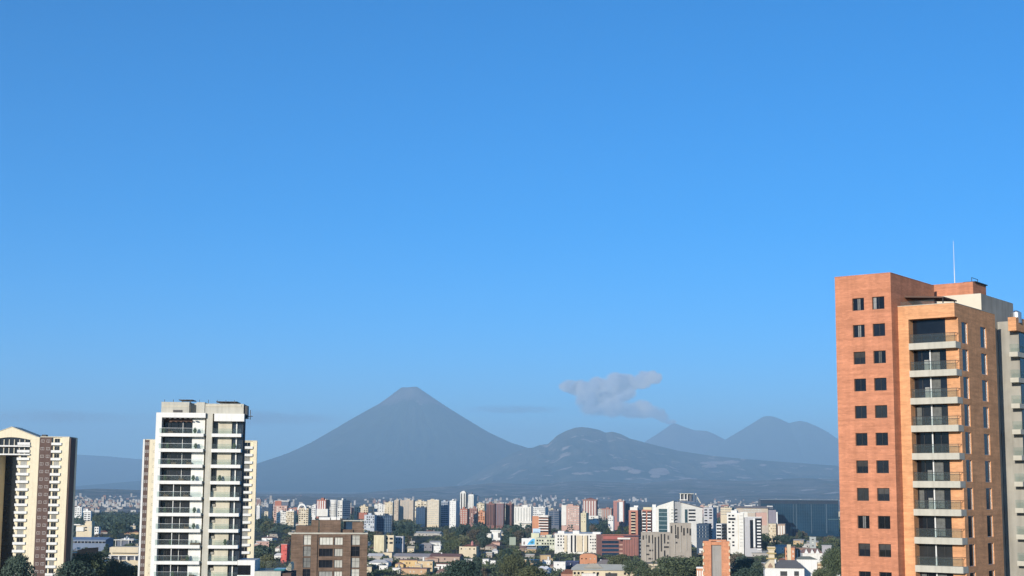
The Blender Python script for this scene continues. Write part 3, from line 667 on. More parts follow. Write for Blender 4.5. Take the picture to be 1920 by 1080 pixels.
# ------------------------------------------------------------------ two cream towers
def cream_tower(label, P, X, top_z, step, nfl, cols, depth, gable=None, side=None, seed=0):
    """cols: (kind, x0, x1) strips across the facade. kinds: cream, brown, bal (balconies), slot"""
    rr = random.Random(seed)
    t = plane_thing('cream_tower', label, 'apartment tower', P)
    wall, brown = MB(), MB(); wn1, wn2 = [], []
    zb0 = top_z - step * nfl
    for kind, a, b in cols:
        xa, xb = X(a), X(b)
        if kind == 'cream': wall.box(xa, xb, 0, depth, 0, top_z)
        elif kind == 'white': MB().box(xa, xb, -0.05, depth, 0, top_z + 0.3).build('edge_pier', WHITE, t)
        elif kind == 'brown': brown.box(xa, xb, 0.12, depth, 0, top_z)
        elif kind == 'bal': wall.box(xa, xb, 0.9, depth, 0, top_z)
        elif kind == 'slot':
            brown.box(xa, xb, 11.0, depth, 0, top_z); MB().box(xa, xb, 10.8, 10.98, 0, top_z - 7.5).build('slot_shade_panel', GLASS, t)  # dark glass sheet stands in for the shade deep in the slot
    wall.build('wall', CREAM, t); brown.build('brown_panel', BROWNR, t)
    for kind, a, b in cols:
        xa, xb = X(a), X(b); w = xb - xa
        if kind == 'cream' and w > 4:
            place_windows(t, 0.9, 0.8, 1, [(xa + w * 0.30, -0.03, top_z - 2.0 - step * k) for k in range(nfl)], frame=DARKF)
        if kind == 'brown':
            spots = []
            for k in range(nfl):
                for q in (0.12, 0.58):
                    spots.append((xa + w * q, 0.08, top_z - 2.0 - step * k, rr.choice([0, 0, 1, 1, 2])))
            place_windows(t, w * 0.27, 1.05, 2, spots, frame=WHITE, panes=(WHITE, CURTL, GLASS))
        if kind == 'slot':
            place_windows(t, 0.9, 0.9, 1, [(xb - 0.05, 1.2 + 2.6 * j, top_z - 8.0 - step * k) for k in range(nfl - 3) for j in (0, 1)], rotz=math.pi / 2 * 0 + math.pi / 2 * -1, frame=BROWNR, panes=(CURT,))
        if kind == 'bal':
            slab = MB().box(0.0, w, -0.55, 0.9, 0, 0.28).box(0, w, -0.55, -0.42, 0.28, 1.0).box(w - 0.12, w, -0.42, 0.9, 0.28, 1.0).mesh('balcony'); slab.materials.append(WHITE if seed % 2 == 0 else WHITE)
            gf, gp = window_unit(w * 0.52, 1.75, 2, fr=0.07); gf = gf.mesh('window'); gf.materials.append(IVORY)
            gps = []
            for m in (GLASS, GLASS, CURT):
                q = gp.mesh('pane'); q.materials.append(m); gps.append(q)
            for k in range(nfl):
                z = top_z - step * (k + 1)
                link('balcony', slab, None, t, None, (xa, 0, z - 0.1))
                g = link('window', gf, None, t, None, (xa + w * 0.24, 0.80, z + 0.75)); link('pane', rr.choice(gps), None, g)
    if side: side(t)
    if gable: gable(t)
    MB().box(X(cols[0][1]) if not gable else X(gable.x1) + 0.1, X(cols[-1][2]), 0.5, depth - 0.5, top_z + 0.001, top_z + 0.35).build('roof_slab', IVORY, t)
    return t
def towers_cream():
    zx = lambda x: x / 3.0
    zy = lambda y: 720 + y / 3.0
    P = Plane(zx(222), zy(640), 578.0, 4.0)
    X = lambda x: P.x(zx(x), zy(340))
    top = P.z(zx(300), zy(300))
    cols = [('cream', -330, -290), ('bal', -290, -235), ('brown', -235, -168), ('cream', -168, -116), ('bal', -116, -46), ('cream', -46, -6), ('slot', -6, 100), ('bal', 100, 170), ('cream', 170, 222), ('brown', 222, 290), ('bal', 290, 347), ('cream', 347, 388)]
    def gable(t):
        z = lambda y: P.z(zx(70), zy(y)); xa, xc, xb = X(-100), X(62), X(222)
        ez = P.z(zx(222), zy(305)); az = P.z(zx(68), zy(243)); soff = top - 0.2
        pts = [(xa, soff - 0.8), (xa, ez), (xc, az), (xb, ez), (xb, soff - 0.8)]
        n = 10; ax0, ax1 = X(-40), X(165); arch = []
        for i in range(n + 1):
            q = i / n; arch.append((ax1 + (ax0 - ax1) * q, soff - 0.8 + 0.9 * math.sin(math.pi * q)))
        m = MB()
        for i in range(n):                                   # arched opening left between the strips
            (xq, zq), (xr_, zr_) = arch[i + 1], arch[i]
            tz = lambda x: az - (az - ez) * abs(x - xc) / (xb - xc)
            m.profile([(xq, zq), (xr_, zr_), (xr_, tz(xr_)), (xq, tz(xq))][::-1][::-1], -0.12, 0.6)
        m.profile([(ax1, soff - 0.8), (xb, soff - 0.8), (xb, ez), (ax1, az - (az - ez) * (ax1 - xc) / (xb - xc))], -0.12, 0.6)
        m.profile([(xa, soff - 0.8), (ax0, soff - 0.8), (ax0, az - (az - ez) * (xc - ax0) / (xb - xc)), (xa, ez)], -0.12, 0.6)
        m.build('gable_wall', CREAM, t)
        MB().profile([(xa - 0.3, ez), (xc, az + 0.02), (xb + 0.3, ez), (xb + 0.3, ez + 0.25), (xc, az + 0.27), (xa - 0.3, ez + 0.25)], -0.3, 15).build('roof', IVORY, t)
        MB().box(ax0, ax1, 0.65, 0.8, top - 3.6, top + 1.4).build('loft_glass', GLASS, t)
        for k in range(2):
            zz = P.z(zx(90), zy(345 + 47 * k) + 8 / 3)
            b = MB().box(X(-20), X(172), -0.75, 1.2, zz, zz + 0.55).build('balcony', WHITE, t)
            for j in range(6):
                a = X(-10) + j * (X(165) - X(-10)) / 6
                MB().box(a, a + 0.35, 0.1, 0.6, zz + 0.55, zz + 2.8).build('pier', IVORY, b)
            MB().box(X(-18), X(170), 0.62, 0.7, zz + 0.56, zz + 2.85).build('pane', GLASS, t)
    gable.x1 = 222
    def side(t):
        x = X(388)
        MB().box(x + 0.01, x + 0.6, 0.3, 9.0, 0, top - 0.1).build('end_shade_wall', BROWNR, t)  # dark brown sheet puts the shade of this end into its colour
        MB().box(X(225), X(250), 2.0, 5.0, top + 0.36, top + 1.1).build('roof_box', DARKF, t)
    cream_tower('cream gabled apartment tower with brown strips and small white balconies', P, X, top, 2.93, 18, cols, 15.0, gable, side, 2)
    # its twin, seen on both sides of the white tower
    zx2 = lambda x: 240 + x / 3.085; zy2 = lambda y: 730 + y / 3.085
    P2 = Plane(zx2(745), zy2(300), 592.0, 9.0)
    X2 = lambda x: P2.x(zx2(x), zy2(330))
    top2 = P2.z(zx2(700), zy2(300))
    cols2 = [('white', 86, 97), ('brown', 97, 124), ('cream', 124, 200), ('bal', 200, 280), ('cream', 280, 330), ('slot', 330, 420), ('cream', 420, 560), ('bal', 560, 620), ('cream', 620, 660), ('bal', 660, 722), ('cream', 722, 746)]
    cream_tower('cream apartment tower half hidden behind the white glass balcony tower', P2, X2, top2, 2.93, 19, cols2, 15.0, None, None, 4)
towers_cream()

# ------------------------------------------------------------------ brown brick block in the middle foreground
def tan_block():
    zx = lambda x: 460 + x / 6.0; zy = lambda y: 900 + y / 6.0
    P = Plane(zx(512), zy(800), 430.0, 7.0)
    t = plane_thing('brown_brick_block', 'flat roofed brown brick apartment block with tall window strips and penthouse', 'apartment block', P)
    X = lambda x: P.x(zx(x), zy(800)); Zc = lambda y: P.z(zx(900), zy(y))
    xr = X(1372); top = Zc(598); FL = (Zc(680) - Zc(935)) / 2
    strips = [(650, 738), (828, 985), (1000, 1095), (1190, 1288)]
    rows = [Zc(732) - FL * k for k in range(8)]
    rows = [r for r in rows if r > 1]
    holes = []
    for i, (a, b) in enumerate(strips):
        for k, r in enumerate(rows): holes.append((X(a), X(b), r, r + (2.2 if i in (1, 2) else FL - 0.35)))
    w = MB(); w.wall('F', 0, 0, xr, 0, top, holes, 0.45); w.wall('R', xr, 0, 16, 0, top, []); w.wall('L', 0, 0, 16, 0, top, [])
    w.quad((0, 16, 0), (xr, 16, 0), (xr, 16, top), (0, 16, top)); w.build('wall', BRICK3, t)
    MB().box(0.2, xr - 0.2, 0.2, 15.8, top - 0.9, top - 0.7).build('roof_deck', CONC, t)
    MB().box(-0.12, xr + 0.12, -0.12, 0.35, top - 0.25, top + 0.15).box(-0.12, 0.3, 0.35, 16.1, top - 0.25, top + 0.15).box(xr - 0.3, xr + 0.12, 0.35, 16.1, top - 0.25, top + 0.15).build('parapet_cap', CONCL, t)
    for (a, b) in ((745, 808), (1135, 1186)): MB().box(X(a), X(b), -0.35, -0.005, 0, top - 0.4).build('pier', BRICK3, t)
    for k, r in enumerate(rows):
        for a, b in ((0.02, X(640)), (X(1292), xr - 0.02)): MB().box(a, b, -0.10, -0.006, r - 0.75, r - 0.6).build('string_course', BRICK3, t)
    rr = random.Random(4)
    for i, (a, b) in enumerate(strips):
        wd = X(b) - X(a); h = 2.2 if i in (1, 2) else FL - 0.35
        pat = [[2, 1, 1, 0, 1, 0, 1, 1], [2, 0, 0, 1, 0, 1, 0, 2], [2, 2, 2, 2, 1, 2, 2, 1], [2, 0, 2, 2, 1, 2, 0, 1]][i]
        place_windows(t, wd, h, (2, 4, 3, 2)[i], [(X(a), 0.30, r, pat[k % 8]) for k, r in enumerate(rows)], frame=DARKF, panes=(GLASS, CURT, CURTL), fr=0.09, transom=0.6 if i in (0, 3) else None)
    # penthouse boxes
    z1 = Zc(452); MB().box(X(828), X(1068), 2.5, 9.0, top - 0.7, z1).build('penthouse', BRICK3, t)
    MB().box(X(735), X(815), 3.5, 10.0, top - 0.7, z1 - 0.1).build('penthouse', BRICK3, t)
    MB().box(X(560), X(735), 4.5, 11.0, top - 0.7, Zc(520)).build('penthouse', BRICK3, t)
    MB().box(X(1075), X(1210), 3.5, 9.0, top - 0.7, Zc(560)).box(X(1200), X(1325), 4.0, 9.0, top - 0.7, Zc(475)).build('penthouse', BRICK3, t)
    MB().box(X(1105), X(1205), 5.0, 9.0, top, Zc(465)).build('lift_glass', GLASSB, t)
    MB().box(X(1090), X(1330), 4.0, 9.5, Zc(465), Zc(455)).build('penthouse_roof', CONCL, t)
    for i, (a, b) in enumerate(((820, 945), (955, 1015), (1022, 1060))):
        MB().box(X(a), X(b), 4.0, 7.0, z1 + 0.01, z1 + (0.75, 0.9, 0.8)[i]).build('roof_unit', WHITE, t)
    MB().profile([(X(475), top - 0.3), (X(545), top - 0.9), (X(545), top - 0.3), (X(475), top + 0.1)], 0.6, 2.0).build('roof_step', CONCL, t)
    for j in range(3):
        p = MB().cyl(X(500 + 60 * j), 6.0, top - 0.7, top + 0.1, 0.5, 0.6, 8); p.build('planter', CONC, t)
tan_block()
# ------------------------------------------------------------------ the city: generic buildings from their outlines
def M(c, rough=0.88, streak=0.12, var=0.10):
    return mat('render_%02d_%02d_%02d' % tuple(int(v * 100) for v in c), c, rough, var, 0.12, 0.25, streak=streak)
PINK, REDB, REDD = M((.50, .32, .26)), M((.36, .145, .10)), M((.22, .11, .095))
CREAMB, BEIGE, GREYB, OFFW = M((.60, .51, .36)), M((.46, .39, .31)), M((.32, .33, .35)), M((.68, .655, .59))
YELL, SALM, SLATE, TAUPE, GREENW = M((.60, .535, .36)), M((.52, .24, .13)), M((.13, .145, .18)), M((.335, .295, .245)), M((.48, .50, .38))
ROOFT, ROOFG, ROOFW, ROOFR = M((.20, .085, .055)), M((.12, .12, .125)), M((.55, .54, .52)), M((.26, .16, .13))
DIRTY = M((.40, .37, .33))
KEEP = []; FOOT_ = []; MARKS = []

def ground_hit(px, py):
    d = ray(px, py)
    if d.z >= -1e-5: return None
    Y = 400.0
    for _ in range(60):
        k = Y / d.y; z = ground_z(d.x * k, Y); Yn = (z - HC) / d.z * d.y
        if abs(Yn - Y) < 0.5: break
        Y += (Yn - Y) * 0.7
    return max(Y, 100.0)

class Build:
    def __init__(s, name, label, cat, x0, x1, ytop, Y, xs=None, al=-12.0, depth=None, ybot=None, sh=None, group=None):
        s.yr = ytop + 8
        if al <= 0: s.P = Plane(x1, s.yr, Y, al); s.a1 = 0.0; s.a0 = s.P.x(x0, s.yr)
        else: s.P = Plane(x0, s.yr, Y, al); s.a0 = 0.0; s.a1 = s.P.x(x1, s.yr)
        P = s.P; s.al = al
        if xs is not None: depth = P.y(xs, s.yr, s.a1 if al <= 0 else s.a0)
        s.d = min(60.0, max(5.0, depth or (s.a1 - s.a0) * 0.7))
        s.xm = (x0 + x1) / 2
        s.H = P.z(x1 if al <= 0 else x0, ytop)
        s.zv = max(0.0, P.z(x1 if al <= 0 else x0, ybot)) - 1.0 if ybot else 0.0
        s.t = plane_thing(name, label, cat, P, group)
        lo, hi = min(x0, x1, xs or x0), max(x0, x1, xs or x1)
        if ybot: KEEP.append((lo, hi, ytop, ybot, Y))
        s.c = P.o + P.u * (s.a0 + s.a1) / 2 + P.n * s.d / 2
        FOOT_.append((s.c.x, s.c.y, math.hypot(s.a1 - s.a0, s.d) / 2 + 2))
        if sh: MARKS.append((s.c.x, s.c.y, sh))
    def X(s, px): return s.P.x(px, s.yr)
    def Zy(s, py): return s.P.z(s.xm, py)
    def body(s, m, z1=None, a0=None, a1=None, y0=0.0, name='wall', slope=None):
        a0 = s.a0 if a0 is None else a0; a1 = s.a1 if a1 is None else a1; z1 = s.H if z1 is None else z1
        if slope: MB().profile([(a0, 0), (a1, 0), (a1, slope[1]), (a0, slope[0])], y0, s.d).build(name, m, s.t)
        else: MB().box(a0, a1, y0, s.d, 0, z1).build(name, m, s.t)
        return s
    def cap(s, m, h=0.8, tank=True, seed=0):
        r = random.Random(seed + int(s.c.x))
        MB().box(s.a0 - 0.15, s.a1 + 0.15, -0.15, s.d + 0.15, s.H + 0.002, s.H + h).build('parapet', m, s.t)
        if tank:
            w = s.a1 - s.a0; x = s.a0 + w * r.uniform(0.2, 0.5)
            b = MB().box(x, x + w * 0.3, s.d * 0.3, s.d * 0.7, s.H + h, s.H + h + r.uniform(1.5, 3.2)).build('roof_box', m, s.t)
            q = MB()
            for j in range(6):
                ux, uy = s.a0 + w * r.uniform(.05, .9), s.d * r.uniform(.1, .8); q.box(ux, ux + r.uniform(.5, 2.2), uy, uy + 1.2, s.H + h + .003, s.H + h + r.uniform(.5, 1.8))
            ux = s.a0 + w * r.uniform(.2, .8); q.box(ux, ux + .14, s.d * .5, s.d * .5 + .14, s.H + h + .003, s.H + h + r.uniform(3, 8))
            q.build('roof_clutter', r.choice((CONC, CONCL, DARKF)), s.t, 'stuff')
            MB().cyl(x + w * 0.45, s.d * 0.45, s.H + h, s.H + h + 1.6, 0.9, 0.8, 8).build('water_tank', WHITE if r.random() < .6 else DARKF, s.t)
        return s
    def fbox(s, mb, face, u0, u1, z0, z1, n0, n1):
        if face == 'F': mb.box(u0, u1, -n1, -n0, z0, z1)
        elif face == 'R': mb.box(s.a1 + n0, s.a1 + n1, u0, u1, z0, z1)
        else: mb.box(s.a0 - n1, s.a0 - n0, u0, u1, z0, z1)
    def face(s, face, kind, cols=4, step=3.1, f0=0.0, f1=1.0, ww=0.55, wh=0.5, win=GLASS, trim=WHITE, top=None, light=0.25, out=1.0, low=None, seed=1, skip=0.0):
        r = random.Random(seed + int(s.c.x * 3) + int(f0 * 100))
        L0, L1 = (s.a0, s.a1) if face == 'F' else (0.0, s.d)
        u0, u1 = L0 + (L1 - L0) * f0, L0 + (L1 - L0) * f1; W = u1 - u0
        zt = (s.H if top is None else top) - 0.5; zl = s.zv if low is None else low; n = max(1, int((zt - zl) / step))
        A, B, C = MB(), MB(), MB()
        for k in range(n):
            z = zt - step * (k + 1)
            if z < 0.2: break
            if kind == 'grid':
                for c in range(cols):
                    if r.random() < skip: continue
                    a = u0 + W * (c + 0.5 - ww / 2) / cols; b = a + W * ww / cols
                    s.fbox(B if r.random() < light else A, face, a, b, z + step * (0.5 - wh / 2), z + step * (0.5 + wh / 2), 0.006, 0.05)
            elif kind == 'bands':
                s.fbox(A, face, u0 + 0.1, u1 - 0.1, z + step * (0.5 - wh / 2), z + step * (0.5 + wh / 2), 0.006, 0.05)
                for c in range(1, cols): s.fbox(C, face, u0 + W * c / cols - 0.12, u0 + W * c / cols + 0.12, z + step * (0.5 - wh / 2) - 0.05, z + step * (0.5 + wh / 2) + 0.05, 0.055, 0.12)
            elif kind == 'balc':
                s.fbox(A, face, u0 + W * 0.06, u1 - W * 0.06, z + 0.25, z + step - 0.5, 0.006, 0.05)
                for c in range(cols):
                    a, b = u0 + W * (c + 0.06) / cols, u0 + W * (c + 0.94) / cols
                    s.fbox(C, face, a, b, z, z + 1.05, 0.06 if out < 0.3 else out - 0.15, out); s.fbox(C, face, a, b, z - 0.12, z + 0.12, 0.06, out - 0.152)
            elif kind == 'glass':
                s.fbox(C, face, u0, u1, z, z + 0.14, 0.055, 0.10)
        if kind == 'fins':
            for c in range(cols):
                a = u0 + W * (c + 0.5 - ww / 2) / cols; s.fbox(A, face, a, a + W * ww / cols, zl, zt - 0.6, 0.006, 0.06)
        if kind == 'glass':
            s.fbox(A, face, u0 + 0.2, u1 - 0.2, zl, zt, 0.006, 0.05)
            for c in range(cols + 1): s.fbox(C, face, u0 + (W - 0.2) * c / cols, u0 + (W - 0.2) * c / cols + 0.2, zl, zt, 0.105, 0.20)
        A.build('windows', win, s.t, 'stuff'); B.build('blinds', CURTL, s.t, 'stuff'); C.build('balconies' if kind == 'balc' else 'mullions', trim, s.t, 'stuff')
        return s
    def part(s, name, m, x0, x1, yt, yb, n0=0.0, n1=1.0):
        """a box seen in front of (n>0) or behind the front plane, from pixel columns and rows"""
        MB().box(s.X(x0), s.X(x1), -n1, -n0, max(0, s.P.z(x0, yb)), s.P.z(x0, yt)).build(name, m, s.t); return s

def tower(label, x0, x1, ytop, Y, m, ybot, faces, xs=None, al=-12.0, name='apartment_block', cat='building', cap=None, sh=None, tank=True, depth=None, **kw):
    b = Build(name, label, cat, x0, x1, ytop, Y, xs, al, depth, ybot, sh)
    b.body(m); b.cap(cap or m, 0.7, tank, len(label))
    for f in faces: b.face(f[0], f[1], **(f[2] if len(f) > 2 else {}))
    return b
G = 'F'
# --- left edge, beside the cream tower
tower('small bare white block on the wooded rise beside the cream gabled tower', 140, 153, 952, 2500, WHITE, 966, [(G, 'grid', dict(cols=3, light=.1))], xs=155, sh='white blocks on the rise')
b = tower('white block with a dark framed opening on the wooded rise', 157, 170, 959, 2450, WHITE, 978, [(G, 'grid', dict(cols=2, ww=.7, light=0))], xs=173)
b.part('top_frame', WHITE, 156, 171, 957.5, 961, 0.02, 1.5)
b = tower('cream stepped villa below the white blocks on the wooded rise', 143, 172, 986, 1750, CREAMB, 1000, [(G, 'grid', dict(cols=4))], xs=174, cat='house', name='villa', sh='cream stepped villa')
b.part('upper_floor', CREAMB, 160, 171, 977, 986, -8, -0.5); b.part('roof_slab', OFFW, 136, 152, 982.5, 984.5, -3, 2.5); b.part('bay', OFFW, 144, 158, 988, 996, 0.06, 2.0)
tower('little white house with dark roof right of the cream stepped villa', 177, 185, 988, 1800, WHITE, 998, [(G, 'grid', dict(cols=2, light=0))], cat='house', name='house', cap=ROOFG, tank=False)
b = Build('warehouse', 'long low blue grey roofed hall below the cream stepped villa', 'warehouse', 132, 198, 1012, 1420, None, -4, 22, 1021, 'blue roofed hall')
b.body(M((.16, .20, .27))); MB().hip(b.a0, b.a1, 0, b.d, b.H, 2.0, 0.6, 0.0).build('roof', mat('blue_sheet_roof', (.16, .22, .32), .5, .15, .2), b.t); b.face('F', 'bands', cols=10, step=4.0, wh=.4)
b = Build('pavilion', 'pale flat canopy pavilion on thin posts above the long cream terrace', 'pavilion', 213, 250, 1012, 1330, None, -6, 12, 1019, None)
MB().box(b.a0, b.a1, 0, b.d, b.H - .6, b.H).build('roof_slab', OFFW, b.t); MB().box(b.a0 + 2, b.a1 - 4, 2, b.d, 0, b.H - .65).build('wall', SLATE, b.t)
for px in (216, 226, 240, 246): MB().box(b.X(px), b.X(px) + .4, .4, .8, 0, b.H - .62).build('post', OFFW, b.t)
for px in (231, 238): MB().cyl(b.X(px), 4, b.H, b.H + 1.6, 1.3, .5, 10).build('roof_dome', WHITE, b.t)
b = Build('terrace_building', 'long cream flat roofed building with open lower arcade beside the twin tower', 'building', 206, 260, 1026, 1120, None, -3, 20, 1052, 'long cream terrace')
b.body(CREAMB, name='wall', y0=2.5); b.part('upper_band', CREAMB, 206, 260, 1026, 1036, 0.0, 1.0); b.part('ledge', OFFW, 205, 260, 1040.5, 1042, 0.0, 1.6)
for px in (207, 222, 237, 252): b.part('pillar', OFFW, px, px + 2, 1042, 1050, -.6, .3)
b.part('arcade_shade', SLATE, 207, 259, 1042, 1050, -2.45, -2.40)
b = Build('brick_house', 'orange brick house with white parapets at the foot of the cream gabled tower', 'house', 108, 143, 1037, 640, 146, -20, None, 1064, 'orange brick house')
b.body(BRICK); MB().box(b.a0 - .1, b.a1 + .1, -.12, .3, b.H, b.H + .45).build('parapet', WHITE, b.t); b.face('F', 'grid', cols=3, ww=.3, wh=.4, light=.3)
MB().profile([(b.X(140), 0), (b.X(160), 0), (b.X(160), b.H + 2.2), (b.X(141), b.H + 1.2)], 1.5, 9).build('wing', BRICK, b.t)
MB().box(b.X(141), b.X(146), 0.8, 1.45, b.H + 1.6, b.H + 2.4).build('chimney', WHITE, b.t)
tower('white walled shed beside the orange brick house', 197, 209, 1056, 700, WHITE, 1064, [], cat='shed', name='shed', tank=False, depth=6)

# --- skyline, from the white tower to the brick tower
tower('slim white tower with brown flank just right of the cream twin', 481, 487, 949, 2300, WHITE, 973, [(G, 'fins', dict(cols=2, ww=.15))], xs=490, sh='slim white tower')
tower('dark blue glass slab behind the wooded slope', 503, 510, 945, 2700, GLASSB, 968, [], xs=512)
b = tower('red brick tower with a dark blue recessed top', 513, 538, 949, 2600, PINK, 972, [(G, 'grid', dict(cols=5))], xs=541, sh='red tower with dark top')
b.part('upper_block', REDB, 515, 527, 939, 949, -6, -.2); b.part('upper_glass', SLATE, 527, 540, 940, 949, -8, -1); b.part('roof_line', OFFW, 514, 541, 938.6, 940, -9, -.5)
tower('low cream block with tight window rows beneath the red tower', 518, 536, 961, 2350, OFFW, 978, [(G, 'grid', dict(cols=6))])
tower('narrow cream block crowned with white boxes', 536, 551, 959, 2320, CREAMB, 982, [(G, 'grid', dict(cols=5))], xs=555, cap=WHITE)
b = tower('cream tower topped by a white half arch', 560, 578, 954, 2250, CREAMB, 984, [(G, 'grid', dict(cols=4)), ('R', 'grid', dict(cols=2))], xs=584, sh='cream tower with white arch')
pts = [(b.X(558 + 8 + 8.5 * math.cos(math.pi - math.pi * i / 10)), b.Zy(956 - 12 * math.sin(math.pi * i / 10))) for i in range(11)]
ins = [(b.X(558 + 8 + 6 * math.cos(math.pi - math.pi * i / 10)), b.Zy(956 - 8.5 * math.sin(math.pi * i / 10))) for i in range(11)]
arch = MB()
for i in range(10): arch.profile([pts[i], ins[i], ins[i + 1], pts[i + 1]][::-1], -.6, 2.5)
arch.build('arch', WHITE, b.t)
tower('white stub of a building behind the cream arch tower', 585, 592, 948, 2600, WHITE, 968, [(G, 'grid', dict(cols=2))], xs=594)
b = tower('striped red and white slab tower beside the round white one', 594, 611, 938, 2550, REDB, 966, [(G, 'fins', dict(cols=4, ww=.4, win=WHITE))], xs=618, sh='striped red and white slab')
b.part('lower_block', OFFW, 596, 617, 954, 968, .5, 6)
b = Build('round_tower', 'round white tower with flared crown', 'building', 619, 632, 937, 2500, None, 0, 12, 968, 'round white tower')
r_ = (b.a1 - b.a0) / 2; cx = (b.a0 + b.a1) / 2
MB().cyl(cx, r_, 0, b.H - 4, r_, r_, 20).build('wall', OFFW, b.t); MB().cyl(cx, r_, b.H - 4, b.H, r_ * 1.02, r_ * 1.2, 20).build('crown', WHITE, b.t)
fw = MB()
for k in range(9): fw.cyl(cx, r_, b.H - 8 - 3.2 * k, b.H - 7 - 3.2 * k, r_ * 1.01, r_ * 1.01, 20)
fw.build('window_rings', CURT, b.t, 'stuff')
tower('pale tower with a blue shaded flank beside the round white one', 633, 642, 939, 2450, OFFW, 968, [(G, 'grid', dict(cols=2)), ('R', 'bands', dict(win=SLATE))], xs=657)  # slate bands put the flank's blue shade into its colour
b = tower('broad cream block with a red lower storey', 664, 690, 951, 2500, CREAMB, 973, [(G, 'grid', dict(cols=6)), ('R', 'grid', dict(cols=3))], xs=702, sh='broad cream block')
b.part('stair_tower', CREAMB, 680, 684, 946, 956, -6, -2); b.part('lower_storey', REDB, 672, 690, 961, 973, .5, 5)
tower('low white hall between the cream block and the pale tower pair', 702, 722, 961, 2500, OFFW, 968, [], tank=False)
b = tower('blue glass office with pale left wing behind the cream school block', 702, 734, 967.5, 1900, GLASSB, 996, [(G, 'glass', dict(cols=9, win=GLASSB, trim=M((.25, .33, .42))))], xs=737, sh='blue glass office')
tower('pale grey wing of the low blue glass office', 683, 702, 966.5, 1880, M((.42, .45, .48)), 993, [(G, 'grid', dict(cols=5))])
tower('cream tower with a bare sunlit front beside the beige pair', 721, 736, 943, 2450, CREAMB, 969, [(G, 'grid', dict(cols=3, ww=.25))], xs=739, sh='bare cream tower')
b = tower('first of two beige towers, a plain slab', 739, 747, 939, 2500, BEIGE, 972, [(G, 'grid', dict(cols=2, ww=.2))], xs=750)
b = tower('second of two beige towers, with a framed window field', 750, 775, 939, 2480, BEIGE, 972, [(G, 'fins', dict(cols=5, ww=.4, f0=.15, f1=.7, win=CURT))], xs=778, sh='pair of beige towers')
tower('pale tower rising behind the small blue glass cube', 777, 800, 941, 2650, CREAMB, 962, [(G, 'grid', dict(cols=4))], xs=802)
tower('small blue glass cube tower', 780, 797, 952, 2400, GLASSB, 981, [(G, 'glass', dict(cols=5, win=GLASSB, trim=M((.10, .16, .26))))], xs=800, sh='blue glass cube')
b = tower('cream tower with a tight yellow window grid', 801, 823, 939, 2400, CREAMB, 986, [(G, 'grid', dict(cols=6, ww=.6, wh=.6, win=CURT))], xs=827, sh='cream grid tower')
b.part('roof_frame', OFFW, 801, 811, 937.5, 939, -5, 0); b.part('roof_frame', OFFW, 813, 823, 937, 939, -5, 0)
tower('grey blue tower banded with dark ribbons', 827, 840, 941, 2450, M((.36, .40, .46)), 981, [(G, 'bands', dict(win=GLASSB, cols=3))], xs=844)
b = tower('bright white tower with a brown shaded flank', 843, 855, 940, 2350, WHITE, 985, [(G, 'grid', dict(cols=3, ww=.25, wh=.3))], xs=862, sh='bright white tower')
b = tower('tallest white tower of the skyline with rounded top', 863, 873, 924, 2700, OFFW, 956, [(G, 'fins', dict(cols=2, ww=.4)), ('R', 'fins', dict(cols=2))], xs=877)
b.part('dome', WHITE, 865, 871, 921, 924, -6, -1)
b = tower('second tallest white tower with dark stepped top', 878, 888, 929, 2680, OFFW, 956, [(G, 'fins', dict(cols=3, ww=.4, win=CURT))], xs=897)
b.part('crown', WHITE, 879, 887, 927, 929, -6, -.5); b.part('dark_top', SLATE, 876, 883, 924, 929, -16, -8); b.part('side_fin', SLATE, 893, 896, 930, 940, -9, -6)
tower('red brick block with white window rows under the tallest white towers', 863, 876, 955, 2300, REDB, 983, [(G, 'grid', dict(cols=3, win=CURTL))], xs=880, sh='red block under the white towers')
tower('dull red brick block stepping down right of the white towers', 879, 894, 954, 2350, M((.30, .17, .14)), 982, [(G, 'grid', dict(cols=4))], xs=896)
b = tower('cream and orange terrace block with dark top windows', 894, 908, 945, 2500, CREAMB, 960, [(G, 'grid', dict(cols=4))], xs=912)
tower('small orange block below the cream terrace block', 896, 909, 960, 2420, SALM, 974, [(G, 'grid', dict(cols=3))], xs=912)
b = tower('long maroon slab with pale pilasters, left of three', 912, 927, 945, 2350, REDD, 984, [(G, 'fins', dict(cols=5, ww=.5))], xs=930, sh='long maroon slabs')
tower('long maroon slab with pale pilasters, middle of three', 930, 944, 944.5, 2340, REDD, 984, [(G, 'fins', dict(cols=5, ww=.45, win=SLATE))], xs=947, cap=M((.4, .34, .33)))
b = tower('long maroon slab with pale pilasters, right of three', 948, 960, 945, 2360, REDD, 984, [(G, 'fins', dict(cols=4, ww=.5))], xs=964)
b = tower('white slab of vertical strips right of the maroon slabs', 964, 996, 951, 2250, OFFW, 979, [(G, 'fins', dict(cols=6, ww=.3, win=CURT))], xs=999, sh='white strip slab')
b.part('podium', OFFW, 972, 998, 977, 981, .5, 4)
tower('low white building with three roof boxes behind the orange office', 999, 1022, 952, 2500, WHITE, 968, [(G, 'grid', dict(cols=6))], xs=1028, cap=WHITE)
b = Build('office_block', 'orange and white banded office with rounded corner', 'office', 998, 1028, 968, 1900, 1034, -22, None, 1002, 'orange banded office')
b.body(SALM); b.face('F', 'bands', cols=1, f0=.42, step=3.4, wh=.45); b.face('R', 'bands', cols=1, step=3.4, wh=.45)
for k in range(6): MB().box(b.a0 + (b.a1 - b.a0) * .40, b.a1 + .1, -.5, -.06, b.H - 1.2 - 3.4 * k, b.H - .1 - 3.4 * k).build('white_band', WHITE, b.t)
MB().cyl(b.a1 - 7, 7, b.H, b.H + 1.4, 6.8, 6.8, 20).build('round_roof', OFFW, b.t)
